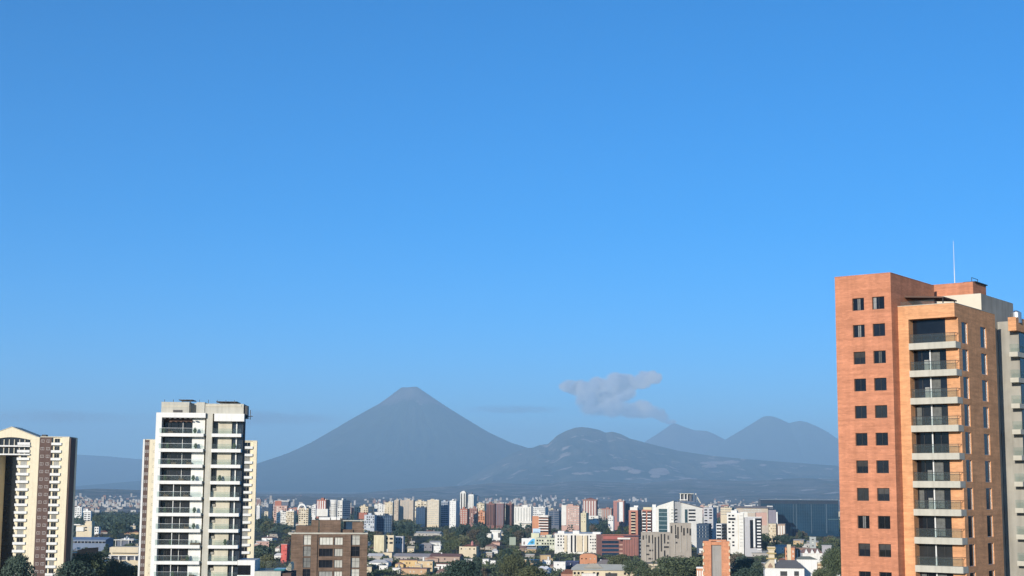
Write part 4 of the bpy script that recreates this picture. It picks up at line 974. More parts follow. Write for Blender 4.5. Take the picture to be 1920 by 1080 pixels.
tower('dark blue box building behind the orange banded office', 1029, 1048, 958, 2300, SLATE, 986, [(G, 'bands', dict(cols=2, win=GLASSB))], xs=1052)
b = tower('pink and cream slab with a red window field', 1053, 1086, 949, 2200, PINK, 985, [(G, 'grid', dict(cols=7, f0=.35, win=CURT)), (G, 'fins', dict(cols=1, f0=.12, f1=.3, ww=.6))], xs=1089, sh='pink slab')
b.part('edge_strip', OFFW, 1053, 1062, 947, 985, 0.06, .6)
tower('small yellow block at the foot of the red crowned tower', 1089, 1099, 963, 2100, YELL, 983, [(G, 'grid', dict(cols=2, ww=.2))], xs=1104)
b = Build('red_tower', 'red tower with wide flared roof crown', 'building', 1093, 1118, 938, 2450, 1121, -8, None, 972, 'red crowned tower')
b.body(M((.33, .17, .145))); b.face('F', 'fins', cols=5, ww=.35, win=OFFW); MB().box(b.a0 - 2, b.a1 + 2, -2, b.d + 2, b.H, b.H + .8).build('crown', PINK, b.t)
MB().hip(b.a0, b.a1, 0, b.d, b.H + .8, 3.2, 0, .4).build('roof', REDB, b.t)
tower('row of low white houses below the red crowned tower', 1104, 1122, 968, 2300, OFFW, 977, [(G, 'grid', dict(cols=5))], tank=False)
tower('low grey white house left of the red striped tower', 1140, 1150, 969, 2250, WHITE, 979, [(G, 'grid', dict(cols=3))], xs=1152)
b = Build('striped_tower', 'tall red tower with a white central stripe', 'building', 1150, 1170, 940, 2300, 1173, -8, None, 980, 'red striped tower')
b.body(M((.36, .175, .15))).cap(PINK); b.part('stripe', WHITE, 1161, 1168, 941, 978, .05, .7); b.part('dark_stripe', SLATE, 1157, 1161, 942, 978, .05, .4)
tower('thin blue grey slab beside the red striped tower', 1173, 1181, 944, 2350, M((.27, .29, .35)), 975, [(G, 'fins', dict(cols=3))], tank=False)
b = tower('brick tower with a white balcony column and pale top floor', 1179, 1196, 958, 1650, M((.42, .18, .125)), 1006, [(G, 'balc', dict(cols=1, f0=.22, f1=.78, trim=CREAMB, step=3.3))], xs=1203, sh='brick tower with white balconies')
b.part('pale_top', OFFW, 1181, 1195, 951, 958, -8, -.6); b.part('roof_room', WHITE, 1188, 1196, 948, 951, -7, -3)
b = tower('brick block with two columns of rounded white balconies', 1204, 1221, 957, 1640, M((.42, .18, .125)), 1000, [(G, 'balc', dict(cols=1, f0=.0, f1=.45, step=3.3, out=1.8)), (G, 'balc', dict(cols=1, f0=.55, f1=1.0, step=3.3))], xs=1223)
b.part('yellow_top', YELL, 1206, 1222, 951, 957, -8, -.5)
# --- the white angular office
b = Build('angular_office', 'white angular office with sloping roofline and tall glass slot', 'office', 1223, 1263, 946, 1600, None, -14, 26, 1000, 'white angular office')
zl, zr = b.P.z(1231, 949), b.P.z(1262, 939)
b.body(OFFW, slope=(zl, zr), a0=b.X(1232)); b.part('edge_tower', WHITE, 1223, 1230, 946, 1000, -9, .3); b.part('stepped_edge', OFFW, 1230, 1234, 951, 1000, -9, .1)
b.part('glass_slot', mat('teal_glass', (.035, .075, .085), .08, .4, .3), 1235, 1251, 954, 999, .02, .2)
for k in range(5): b.part('transom', M((.30, .36, .37)), 1235, 1251, 960 + 8 * k, 961 + 8 * k, .21, .3)
b.part('vertical_frame', WHITE, 1251.2, 1254, 951, 999, .02, .5)
for k in range(5): b.part('ribbon_window', CURT, 1258, 1264, 954.5 + 6.2 * k, 957 + 6.2 * k, .02, .12)
b = Build('angular_office_wing', 'white right wing of an angular office with black ribbon windows', 'office', 1279, 1317, 950, 1600, None, 12, 24, 984, None)
b.body(OFFW, slope=(b.P.z(1280, 943), b.P.z(1316, 953)), a0=b.X(1279)); b.part('glass_slot', MATS['teal_glass'], 1284, 1289, 955, 980, .02, .2)
for k in range(4): b.part('ribbon_window', GLASS, 1291, 1304, 955 + 6.3 * k, 958 + 6.3 * k, .02, .15)
MB().profile([(b.a0 - 1, b.P.z(1280, 942.5)), (b.a1 + 1, b.P.z(1316, 952.5)), (b.a1 + 1, b.P.z(1316, 951.2)), (b.a0 - 1, b.P.z(1280, 941.3))], -1, b.d + 1).build('roof', SLATE, b.t)
b = Build('grey_stair_core', 'grey shaded core joining the two white angular wings', 'office', 1263.5, 1279, 941, 1603, None, -2, 22, 984, None)
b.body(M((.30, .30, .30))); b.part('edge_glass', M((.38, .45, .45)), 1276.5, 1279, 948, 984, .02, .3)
for k in range(5): b.part('ribbon_window', GLASS, 1264, 1270, 954.5 + 6.2 * k, 957 + 6.2 * k, .02, .12)
# rooftop structure
z0 = b.H
MB().box(b.X(1274), b.X(1304), 4, 14, z0, z0 + 1.0).build('roof_slab', SLATE, b.t); zt = b.P.z(1290, 925)
for px in (1276, 1283, 1289, 1296, 1303): MB().box(b.X(px), b.X(px) + .9, 5, 6, z0 + 1.0, zt - .8).build('roof_post', OFFW if px < 1295 else SLATE, b.t)
MB().box(b.X(1275), b.X(1302), 4.5, 13, zt - .8, zt).build('roof_beam', CONCL, b.t); MB().box(b.X(1277), b.X(1300), 9, 12, z0 + 1.0, zt - .8).build('machine_room', M((.14, .14, .15)), b.t)
MB().box(b.X(1275), b.X(1290), 3.5, 5, z0 + 1.6, z0 + 2.6).build('roof_deck', OFFW, b.t)
MB().profile([(b.X(1305), z0), (b.X(1307), z0), (b.X(1307), zt), (b.X(1305), zt)], 8, 9).build('mast', OFFW, b.t)
MB().profile([(b.X(1308), z0 + 4), (b.X(1314), z0 - 1.5), (b.X(1316), z0 - 1.5), (b.X(1309), z0 + 6)], 8, 9).build('brace', CONCL, b.t)
# --- grey slotted office
def slotted(label, x0, x1, ytop, Y, xs, ybot, slots, sh=None, al=-6):
    b = Build('slotted_office', label, 'office', x0, x1, ytop, Y, xs, al, None, ybot, sh)
    b.body(TAUPE).cap(TAUPE, .5, False)
    for (a, c, t, d) in slots: b.part('slot_window', M((.045, .04, .035)), a - .35, c + .55, t, d, .02, .12)
    for i, px in enumerate(np.arange(x0 + 8.2, x1 - 2, 11.0)):
        b.part('fin', M((.42, .385, .33)), px, px + 1.1, ytop + 2, ybot - 4 * (i % 3), .02, .8)
    return b
slotted('taller grey stone office with vertical slots behind a lower one', 1256, 1296, 982, 1272, 1299, 1040, [(1258, 1260, 986, 1000), (1264.5, 1267, 984, 1002), (1270, 1272, 988, 1010), (1276, 1278, 986, 998), (1281, 1283.5, 990, 1004), (1288, 1290, 990, 1000), (1266, 1268.5, 1003, 1009), (1267, 1269.5, 1016, 1019), (1293, 1295.5, 991, 1004)])
slotted('lower grey stone office with vertical slots and short bars', 1202, 1258, 999, 1275, 1262, 1056,
        [(1205, 1207, 1004, 1012), (1210, 1212, 1003, 1010), (1216, 1218, 1004, 1018), (1222, 1224, 1003, 1019), (1227.5, 1229.5, 1007, 1051), (1233, 1235.5, 1006, 1052), (1239, 1241, 1001, 1034), (1244.5, 1247, 1001, 1019), (1252, 1254, 1004, 1012),
         (1251, 1260, 1016, 1019.5), (1245, 1258, 1024, 1027.5), (1211, 1217, 1022, 1025), (1217, 1224, 1030.5, 1033.5), (1211, 1217, 1038, 1041), (1216, 1223, 1046, 1049), (1245, 1247, 1032, 1043), (1240, 1246.5, 1048, 1051.5), (1250.5, 1252.5, 1040, 1050), (1256, 1258, 1032, 1048)], 'grey slotted office')
b = Build('glass_annex', 'dark glazed annex left of the grey slotted office', 'office', 1197, 1204, 1008, 1285, None, -10, 12, 1050, None); b.body(GLASS).face('F', 'bands', cols=2, win=GLASSB)
tower('white windowed tower behind the white angular office', 1319, 1337, 953, 1750, M((.46, .46, .47)), 1010, [(G, 'grid', dict(cols=2, ww=.6, light=.1))], xs=1348, sh='pale windowed tower')
tower('dark blue office cube under the white angular office', 1306, 1329, 984, 1450, M((.05, .075, .11)), 1008, [(G, 'bands', dict(cols=4, win=GLASSB))], xs=1334, tank=False)
# --- white apartment with seven storeys
b = Build('white_apartments', 'wide white apartment block with three roof boxes and rows of small windows', 'apartment block', 1040, 1124, 1002, 1430, 1131, -6, None, 1034, 'wide white apartments')
b.body(OFFW); b.cap(OFFW, .5, False)
b.face('F', 'grid', cols=4, f0=.05, f1=.30, ww=.5, step=2.9); b.face('F', 'fins', cols=2, f0=.34, f1=.50, ww=.45); b.face('F', 'grid', cols=3, f0=.50, f1=.64, step=2.9); b.face('F', 'fins', cols=1, f0=.70, f1=.76, ww=.6); b.face('F', 'grid', cols=4, f0=.78, f1=.98, step=2.9)
for (a, c, t) in ((1046, 1058, 995.5), (1074, 1086, 995), (1111, 1126, 997.5)): b.part('roof_box', WHITE, a, c, t, 1001.5, -8, -.4)
for (a, c) in ((1058, 1063), (1081, 1092), (1095, 1101)): b.part('bay', CREAMB, a, c, 1004, 1034, .02, 1.2)
# --- red institutional block
b = Build('red_block', 'dark red brick block with a shaded glazed left half', 'building', 1128, 1168, 1003, 1400, None, 10, 22, 1044, None)
b.body(REDD); b.part('red_band', M((.40, .13, .11)), 1131, 1170, 1005, 1011, .02, .8); b.part('roof_edge', REDB, 1130, 1196, 1002, 1003.5, -6, 1)
for k in range(4): b.part('ribbon_window', GLASSB, 1128.5, 1160, 1014 + 7.5 * k, 1019 + 7.5 * k, .02, .15)
for k in range(3): b.part('white_ledge', PINK, 1161, 1167, 1020 + 8 * k, 1023 + 8 * k, .02, 1.0)
b = Build('red_block', 'red brick block with close vertical piers beside the slotted office', 'building', 1168, 1197, 1007, 1395, 1201, -6, None, 1047, 'red pier block')
b.body(M((.28, .125, .10))); b.face('F', 'fins', cols=6, ww=.3, win=M((.17, .08, .07))); b.part('white_awning', OFFW, 1158, 1182, 1008, 1011, .2, 2)
# --- billboards and the building behind
def billboard(label, x0, x1, y0, y1, Y, art, legs=True):
    P = Plane(x0, y1, Y, -4); t = plane_thing('billboard', label, 'billboard', P)
    w = P.x(x1, y1); zb_, zt_ = P.z(x0, y1), P.z(x0, y0)
    MB().box(0, w, 0, .5, zb_, zt_).build('panel', art, t)
    if legs:
        for q in (.2, .8): MB().box(w * q - .25, w * q + .25, .1, .4, 0, zb_ - .005).build('leg', DARKF, t)
    KEEP.append((x0, x1, y0, y1, Y)); return P, t, w, zb_, zt_
P, t, w, za, zt = billboard('white billboard with a bright blue swoosh above the trees', 978, 1003, 1009, 1023, 1480, WHITE)
MB().profile([(w * .42, za + .8), (w * .98, za + 1.2), (w * .98, zt - .4), (w * .80, zt - .5), (w * .55, za + (zt - za) * .5)], -.08, -.02).build('blue_print', mat('billboard_blue', (.06, .36, .62), .5, .2, .3), t)
MB().profile([(w * .60, za + 3), (w * .80, za + 1.8), (w * .95, za + 3.6), (w * .8, za + 4.6)], -.12, -.085).build('teal_print', mat('billboard_teal', (.03, .16, .22), .5, .2, .3), t)
MB().profile([(w * .14, za + 1), (w * .24, za + 1), (w * .25, za + 3.2), (w * .19, za + 4.4), (w * .13, za + 3)], -.08, -.02).build('dark_print', M((.20, .16, .15)), t)
P, t, w, za, zt = billboard('light blue billboard on the front of the orange banded office', 999, 1013, 991, 1000, 1860, mat('billboard_pale', (.45, .60, .72), .5, .1, .3))
MB().box(w * .1, w * .9, -.06, -.02, za + .6, za + 2).build('grey_print', M((.25, .32, .42)), t)
P, t, w, za, zt = billboard('blank green grey billboard standing among the trees', 955, 967, 1007, 1022, 1500, M((.30, .34, .27)))
tower('cream and green three storey block beside the blue swoosh billboard', 1005, 1040, 1010, 1510, GREENW, 1027, [(G, 'grid', dict(cols=7, ww=.6))], xs=1046, sh='blue swoosh billboard')
tower('pale yellow low annex above the blue swoosh billboard', 996, 1011, 1001, 1620, M((.60, .60, .42)), 1007, [], tank=False)
# --- right part
b = tower('cream office slab behind the white stepped apartments', 1351, 1372, 953, 2050, CREAMB, 968, [(G, 'bands', dict(cols=3, win=CURT, wh=.3))], xs=1380)
b = Build('curved_building', 'beige block with a dark overhanging curved roof', 'building', 1381, 1440, 953, 1950, 1458, -16, None, 985, 'curved roof block')
b.body(BEIGE); b.face('F', 'bands', cols=6, f0=.2, f1=.8, win=CURT, low=b.H - 8); MB().box(b.a0 - 1.5, b.a1 + 1, -2, b.d, b.H + .002, b.H + 2.2).build('curved_roof', M((.11, .11, .13)), b.t)
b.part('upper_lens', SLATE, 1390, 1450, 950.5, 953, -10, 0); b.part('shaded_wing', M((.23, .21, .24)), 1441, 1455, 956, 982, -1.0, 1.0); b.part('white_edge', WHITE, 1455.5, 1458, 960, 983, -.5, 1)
b.part('sky_light', WHITE, 1395, 1410, 947.5, 949, -12, -6); b.part('sky_light', WHITE, 1437, 1448, 948.5, 950, -12, -6)
b = Build('stepped_apartments', 'white stepped apartment tower with dark punched windows', 'apartment block', 1363, 1394, 963, 1400, None, -18, 22, 1028, 'white stepped apartments')
b.body(OFFW).cap(WHITE, .6, False); b.face('F', 'grid', cols=2, f0=.04, f1=.48, ww=.62, wh=.5, step=3.05, light=.05); b.face('F', 'fins', cols=1, f0=.60, f1=.75, ww=.2, win=CREAMB); b.face('F', 'grid', cols=3, f0=.76, f1=.98, ww=.2, wh=.3, light=0)
b.part('top_strip', GLASS, 1367, 1379, 971, 975, .02, .3); b.part('roof_box', OFFW, 1370, 1381, 957, 963, -8, -2)
b = Build('stepped_apartments', 'low white wing with black ribbon balconies left of the stepped tower', 'apartment block', 1343, 1353, 982, 1405, 1363, -25, None, 1012, None)
b.body(WHITE); b.face('F', 'balc', cols=1, step=3.05); b.face('R', 'balc', cols=1, step=3.05, trim=M((.35, .35, .36)))
b = Build('balcony_apartments', 'pale grey apartments with a dark bay of stacked white balconies', 'apartment block', 1396, 1428, 970, 1400, 1431, -4, None, 1032, 'stacked white balconies')
b.body(M((.44, .43, .43))).cap(WHITE, .5, False); b.part('dark_bay', GLASS, 1406, 1412, 975, 1028, .02, .2); b.part('dark_bay', GLASS, 1416, 1428, 972, 1028, .02, .2); b.part('white_pier', WHITE, 1412, 1415.5, 972, 1026, .02, 1.2)
for k in range(10): b.part('balcony', WHITE, 1419, 1426, 976 + 5.9 * k, 978.6 + 5.9 * k, .21, 1.6)
b.part('upper_band', OFFW, 1388, 1402, 960, 970, -6, -.2); b.part('upper_band', PINK, 1418, 1438, 961, 985, -9, -.6)
# --- big blue glass office
b = Build('glass_office', 'wide dark blue glass office with a thin flat roof edge', 'office', 1426, 1572, 938, 2050, None, -3, 30, 994, 'wide blue glass office')
GLB = mat('deep_blue_glass', (.012, .040, .075), .10, .3, .05, .4); b.body(GLB)
MB().box(b.a0, b.a1, -.1, b.d, b.H, b.H + .6).build('roof_edge', M((.20, .24, .28)), b.t)
b.part('upper_band', M((.03, .045, .07)), 1426, 1572, 938.2, 944, .02, .3)
b.face('F', 'glass', cols=34, step=4.0, win=GLB, trim=M((.045, .085, .12)), top=b.H - 4)
for px, wd in ((1487, 1.2), (1492, 1.5), (1520, 1.5), (1548, 2)): b.part('vertical_fin', M((.06, .10, .14)), px, px + wd, 945, 1000, .25, 1.1)
b.part('sky_bridge', M((.06, .12, .15)), 1552, 1570, 973, 974.5, .3, 2)
tower('small cream houses row in front of the wide blue glass office', 1441, 1455, 983, 1800, CREAMB, 998, [(G, 'grid', dict(cols=4, ww=.3))], xs=1457, tank=False)
tower('brown and white low block in front of the wide blue glass office', 1458, 1472, 984, 1790, M((.40, .28, .20)), 1001, [(G, 'fins', dict(cols=3, win=OFFW))], xs=1474, tank=False)
# --- nearer orange tower
b = Build('orange_tower', 'narrow orange brick tower with a grey recessed stripe', 'apartment tower', 1318, 1368, 1015, 720, 1377, -8, None, 1080, 'narrow orange tower')
OB = mat('brick_sienna', (.56, .25, .135), .9, .2, .5, .2, course=.1, streak=.15, joints=True); b.body(OB, a1=b.X(1333.5)); b.body(OB, a0=b.X(1352.5)); b.body(M((.30, .285, .26)), a0=b.X(1333.5), a1=b.X(1352.5), y0=1.4, z1=b.H - .7, name='grey_stripe')
MB().box(b.X(1333.5), b.X(1352.5), .3, 6, b.H - 1.8, b.H - .3).build('lintel', OB, b.t); MB().box(b.X(1329), b.X(1362), 3, 8, b.H, b.H + .6).build('roof_step', SALM, b.t)
for k in range(9):
    for px in (1317.4, 1366): MB().box(b.X(px), b.X(px + 2.6), -.5, .3, b.H - 2.3 - 3 * k, b.H - 1.0 - 3 * k).build('balcony', CREAMB, b.t)
MB().box(b.a1 + .01, b.a1 + .3, 1, b.d - 1, 0, b.H - .8).build('shaded_side', BROWNR, b.t)  # brown sheet over the brick paints this side's shade
tower('low white and orange annex at the foot of the narrow orange tower', 1306, 1319, 1066, 760, SALM, 1080, [(G, 'fins', dict(cols=3, win=WHITE))], cap=WHITE, tank=False)
# --- villas bottom right
b = Build('white_villa', 'white villa with grey hip roof and two garage doors', 'house', 1434, 1508, 1066, 900, None, -6, 14, 1080, 'white villa')
b.body(WHITE); MB().hip(b.X(1452), b.X(1508), 0, 14, b.H + .01, 4.6, .5, .3).build('roof', ROOFG, b.t)
MB().profile([(b.X(1434), b.H), (b.X(1453), b.H), (b.X(1453), b.H + 1.6), (b.X(1444), b.H + 4.8), (b.X(1434), b.H + 1.6)], -.4, 10).build('gable', CREAMB, b.t)
MB().profile([(b.X(1440), b.H + .3), (b.X(1449), b.H + .3), (b.X(1449), b.H + 1.2), (b.X(1444.5), b.H + 3.2), (b.X(1440), b.H + 1.2)], -.5, -.41).build('gable_window', M((.30, .20, .14)), b.t)
for a, c in ((1463, 1476), (1489, 1498)): b.part('garage_door', DARKF, a, c, 1071, 1080, .02, .1)
b.part('stair_shaft', CREAMB, 1479, 1486, 1022, 1066, -12, -9)
b = tower('orange building with a pale chimney shaft behind the white villa', 1472, 1490, 1029, 1080, SALM, 1046, [(G, 'grid', dict(cols=3, ww=.3))], xs=1492, sh='orange chimney building', tank=False)
tower('dark brown row with white posts right of the chimney building', 1492, 1510, 1029, 1120, M((.24, .15, .12)), 1044, [(G, 'fins', dict(cols=3, ww=.25, win=OFFW))], tank=False)
b = Build('pagoda_house', 'small stepped yellow roofed tower house behind the white villa', 'house', 1441, 1452, 1032, 1060, None, -8, 8, 1052, None)
b.body(CREAMB)
for k in range(3): MB().box(b.a0 - 1.6 + .3 * k, b.a1 + 1.6 - .3 * k, -1.6, b.d, b.H - 6 + 3.6 * k, b.H - 5.2 + 3.6 * k).build('roof_tier', M((.40, .31, .14)), b.t)
MB().box(b.a0 - .6, b.a1 + .6, -.5, b.d, b.H + .1, b.H + 2.6).build('upper_room', CREAMB, b.t)
b = Build('white_house', 'broad plain white house wall right of the white villa', 'house', 1494, 1532, 1049, 914, None, -5, 12, 1077, 'broad white house')
b.body(WHITE); MB().hip(b.a0, b.a1, 0, 12, b.H, 1.6, .5, .3).build('roof', M((.22, .23, .18)), b.t)
b.part('balcony_bay', CREAMB, 1533, 1543, 1055, 1077, -4, -.2)
for k in range(3): b.part('brown_balcony', M((.34, .20, .10)), 1532, 1542, 1058 + 6.5 * k, 1060.5 + 6.5 * k, -.2, .6)
b.part('white_arch', WHITE, 1545, 1548, 1051, 1077, -2, 1); b.part('white_arch_top', WHITE, 1537, 1548, 1049, 1051.5, -2, 1)
tower('plain grey box shed beside the orange brick tower', 1541, 1559, 1024, 1150, M((.33, .32, .33)), 1040, [], tank=False, name='shed', cat='shed')
b = Build('long_house', 'low house with white dormers and broken brown roof', 'house', 1505, 1542, 1037, 1050, None, -4, 12, 1046, None)
b.body(OFFW); MB().hip(b.a0, b.a1, 0, 12, b.H, 3.0, .5, .2).build('roof', ROOFR, b.t)
for px in (1508, 1519, 1529): MB().profile([(b.X(px), b.H - .5), (b.X(px + 8), b.H - .5), (b.X(px + 4), b.H + 2.6)], -.6, 2).build('dormer', WHITE, b.t)
tower('grey white pump house among the trees right of the glass office', 1518, 1530, 1008, 1500, M((.36, .38, .36)), 1027, [(G, 'grid', dict(cols=1, ww=.3, wh=.3))], tank=False, name='house', cat='house')
# --- middle ground houses
b = tower('cream three storey school block with a bare sunlit end wall', 701, 720, 1005, 1420, YELL, 1029, [(G, 'fins', dict(cols=3, ww=.08, win=M((.45, .38, .2))))], sh='cream school block', tank=False)
tower('row of shaded balconies of the cream school block', 720, 738, 1005, 1425, CREAMB, 1026, [(G, 'grid', dict(cols=2, ww=.7, wh=.45, light=0, step=4))], tank=False)
tower('grey white row house right of the cream school block', 741, 756, 1007, 1440, M((.42, .42, .44)), 1022, [(G, 'grid', dict(cols=3, ww=.4, wh=.6, light=0))], tank=False)
b = Build('white_house', 'white cubic house stepping down in the middle trees', 'house', 922, 938, 995, 1800, 940, -14, None, 1010, 'white cubic house')
b.body(WHITE); b.part('side_wing', OFFW, 915, 923, 1000, 1008, 0, 6); b.part('upper_eave', OFFW, 920, 940, 994, 996.5, -6, 1.5); b.part('dark_porch', DARKF, 934, 938, 999, 1008, .02, .3)
b = Build('cream_house', 'cream house with a little red roof turret in the middle trees', 'house', 861, 893, 1025, 1330, None, -8, 12, 1037, 'cream turret house')
b.body(CREAMB); b.face('F', 'grid', cols=4, ww=.3, wh=.4); MB().hip(b.X(866), b.X(890), 0, 12, b.H, 2.0, .4, .4).build('roof', ROOFT, b.t); MB().cyl(b.X(884), 4, b.H, b.H + 3, 1.3, 1.1, 8).cyl(b.X(884), 4, b.H + 3, b.H + 5, 1.5, .1, 8).build('turret', M((.45, .20, .18)), b.t)
b = Build('orange_house', 'orange walled house with a half round gable in front of the wide white apartments', 'house', 1087, 1119, 1043, 1210, None, -6, 14, 1056, 'orange round gable house')
b.body(SALM); q = [(b.a0 + (b.a1 - b.a0) * (.5 - .5 * math.cos(math.pi * i / 10)), b.H + 2.0 * math.sin(math.pi * i / 10)) for i in range(11)]
MB().profile(q[::-1], 0, 14).build('round_gable', SALM, b.t); b.face('F', 'grid', cols=4, ww=.3, wh=.3, light=.5)
b = Build('market_hall', 'long pale market hall roof at the bottom between trees', 'hall', 1074, 1190, 1070, 1020, None, -3, 30, 1079, 'long pale hall roof')
b.body(CREAMB); MB().hip(b.a0, b.a1, 0, 30, b.H, 3.4, 1.2, .12).build('roof', M((.60, .56, .45)), b.t); b.face('F', 'grid', cols=16, ww=.55, wh=.5, skip=.45, light=.1)
MB().box(b.a0 + 6, b.a0 + 16, -3, -.02, 0, b.H * .7).build('porch', OFFW, b.t); MB().box(b.a0 + 22, b.a0 + 30, -.3, -.055, 0, b.H * .75).build('gate_opening', DARKF, b.t)
MB().hip(b.a0 + 8, b.a0 + 20, 4, 16, b.H + 1.4, 2.6, .5, .3).build('upper_roof', M((.55, .48, .36)), b.t)
def house(label, x0, x1, ytop, yb, wall, roof, kind='hip', rh=2.2, cols=3, sh=None, al=-8, over=.5, name='house', cat='house', group=None, doors=True):
    Y = ground_hit((x0 + x1) / 2, yb + 2.0)
    b = Build(name, label, cat, x0, x1, ytop, Y, None, al, None, yb, sh, group)
    b.H = max(b.H, 2.6)
    if kind == 'flat': b.body(wall); MB().box(b.a0 - .3, b.a1 + .3, -.3, b.d + .3, b.H, b.H + .4).build('roof', roof, b.t)
    else:
        h = max(2.4, b.H - rh); b.body(wall, z1=h); MB().hip(b.a0, b.a1, 0, b.d, h, max(.8, b.H - h), over, .4 if kind == 'hip' else 0.0).build('roof', roof, b.t); b.H = h
    r = random.Random(len(label) + int(b.c.x)); w = b.a1 - b.a0
    b.face('F', 'grid', cols=cols + 1, ww=r.uniform(.22, .38), wh=r.uniform(.3, .42), step=min(2.9, b.H), low=0.0, skip=.35, light=.4)
    if w > 7 and r.random() < .75:                       # a lower side wing with its own roof, set forward
        f0 = r.choice((-.18, .62)); x0_, x1_ = b.a0 + w * f0, b.a0 + w * (f0 + r.uniform(.42, .56)); y1_ = -r.uniform(1.5, 4.0); hh = b.H * r.uniform(.5, .72)
        MB().box(x0_, x1_, y1_, -.03, 0, hh).build('side_wing', wall, b.t)
        if r.random() < .5: MB().box(x0_ - .3, x1_ + .3, y1_ - .4, -.04, hh + .002, hh + .3).build('wing_roof', roof, b.t)
        else: MB().profile([(x0_ - .3, hh), (x1_ + .3, hh), ((x0_ + x1_) / 2, hh + 1.5)], y1_ - .3, -.04).build('wing_roof', roof, b.t)
        MB().box(x0_ + .25 * (x1_ - x0_), x0_ + .7 * (x1_ - x0_), y1_ - .05, y1_ - .004, .3, hh * .7).build('recess_shade_panel', DARKF, b.t)  # dark panel paints the shade of a porch recess on the wing
    if r.random() < .5: MB().cyl(b.a0 + w * r.uniform(.2, .8), b.d * .5, b.H, b.H + 3.0, .7, .65, 8).build('water_tank', r.choice((WHITE, DARKF, CONC)), b.t)
    return b
house('grey white long shed roof left of the tan roofed terrace', 690, 716, 1038, 1047, DIRTY, ROOFW, 'gable', cols=5)
house('long dusty grey roof above the amber houses', 738, 806, 1039, 1049, M((.36, .32, .29)), M((.38, .34, .32)), 'gable', cols=8, sh='long dusty grey roof')
house('long maroon tiled roof below the cream turret house', 806, 862, 1039, 1052, M((.38, .28, .22)), M((.22, .12, .10)), 'gable', cols=8, sh='long maroon roof')
house('amber walled house with a flat brown roof', 749, 782, 1051, 1066, M((.60, .42, .20)), ROOFR, 'flat', cols=5, sh='amber houses')
house('amber house with a white porch right of the flat brown roof', 783, 811, 1053, 1072, M((.58, .44, .26)), M((.50, .42, .32)), 'flat', cols=4)
house('low orange wall row below the amber houses', 752, 800, 1067, 1076, M((.50, .33, .20)), ROOFR, 'flat', cols=6)
house('white hip house beside the brown brick block', 690, 728, 1050, 1060, WHITE, M((.58, .56, .52)), 'hip', cols=4)
house('white flat shed below the white hip house', 711, 727, 1061, 1068, WHITE, ROOFW, 'flat', cols=2, name='shed', cat='shed')
house('white shed roof left of the amber houses', 736, 750, 1066, 1073, WHITE, M((.62, .62, .62)), 'flat', cols=2, name='shed', cat='shed')
house('small white cube house below the middle woods', 813, 826, 1024, 1034, WHITE, ROOFW, 'flat', cols=2, sh='small white cube house')
house('dark grey double roof house right of the cream school block', 786, 810, 1018, 1031, M((.22, .21, .22)), M((.34, .31, .29)), 'hip', cols=4)
house('beige gable house beneath the cream school block', 764, 776, 1024, 1034, CREAMB, M((.40, .36, .28)), 'gable', cols=2)
house('pink tiled porch row under the cream school block', 721, 747, 1026, 1034, PINK, M((.42, .28, .23)), 'hip', cols=5)
house('long pale roof at the edge of the middle woods', 776, 824, 997, 1003, DIRTY, M((.50, .48, .42)), 'gable', cols=6, sh='long pale roof')
house('white cottage pair above the long maroon roof', 818, 846, 1058, 1066, WHITE, ROOFT, 'flat', cols=4)
house('white low house behind the lone dark foreground tree', 871, 886, 1049, 1055, WHITE, ROOFW, 'flat', cols=2)
house('white kiosk under the olive tree', 905, 916, 1049, 1056, WHITE, ROOFW, 'flat', cols=2, name='kiosk', cat='kiosk')
house('second white kiosk under the olive tree, with a wider front', 919, 929, 1051, 1057, WHITE, ROOFG, 'flat', cols=2, name='kiosk', cat='kiosk')
house('white curved awning house below the white cubic house', 922, 933, 1029, 1036, WHITE, ROOFW, 'hip', cols=2)
house('white two storey house with brown windows left of the blue tarpaulin roof', 1038, 1060, 1054, 1069, WHITE, ROOFW, 'flat', cols=3, sh='blue tarpaulin shed')
house('dark blue tarpaulin roofed shed', 1061, 1085, 1053, 1066, M((.04, .05, .10)), mat('blue_tarpaulin', (.05, .07, .17), .6, .2, .3), 'flat', cols=3, name='shed', cat='shed')
house('bright white split roof house in the lower trees', 1006, 1032, 1062, 1073, WHITE, M((.70, .70, .70)), 'hip', cols=4, sh='bright white split roof house')
house('white long roof house above the split roof house', 1017, 1032, 1051, 1057, WHITE, ROOFW, 'flat', cols=3)
house('grey hip roof house beside the orange round gable', 1118, 1152, 1050, 1064, M((.30, .28, .27)), M((.22, .19, .18)), 'hip', 3.0, cols=4)
house('red tiled house left of the long pale hall roof', 1052, 1078, 1068, 1080, M((.40, .22, .17)), ROOFT, 'hip', 3.0, cols=3)
house('white flat roofed store right of the long pale hall roof', 1162, 1196, 1070, 1080, OFFW, ROOFW, 'flat', cols=4)
house('red walled building left of the brown brick block', 527, 538, 1021, 1056, M((.52, .11, .09)), PINK, 'flat', cols=2, al=-20)
house('white house below the slope left of the red walled building', 514, 528, 1037, 1046, WHITE, ROOFW, 'hip', cols=2)
house('little white house on the slope behind the pool terrace', 516, 524, 1024, 1032, OFFW, M((.42, .30, .24)), 'hip', cols=2)
house('blue grey sheet roof right of the lower slotted office', 1410, 1440, 1033, 1042, DIRTY, M((.30, .30, .28)), 'gable', cols=4)
house('white low shed roof beneath the stacked white balconies', 1455, 1470, 1026, 1036, OFFW, M((.55, .52, .48)), 'flat', cols=2)
house('white garden wall house at the foot of the orange brick tower', 1553, 1574, 1073, 1080, WHITE, ROOFW, 'flat', cols=2)
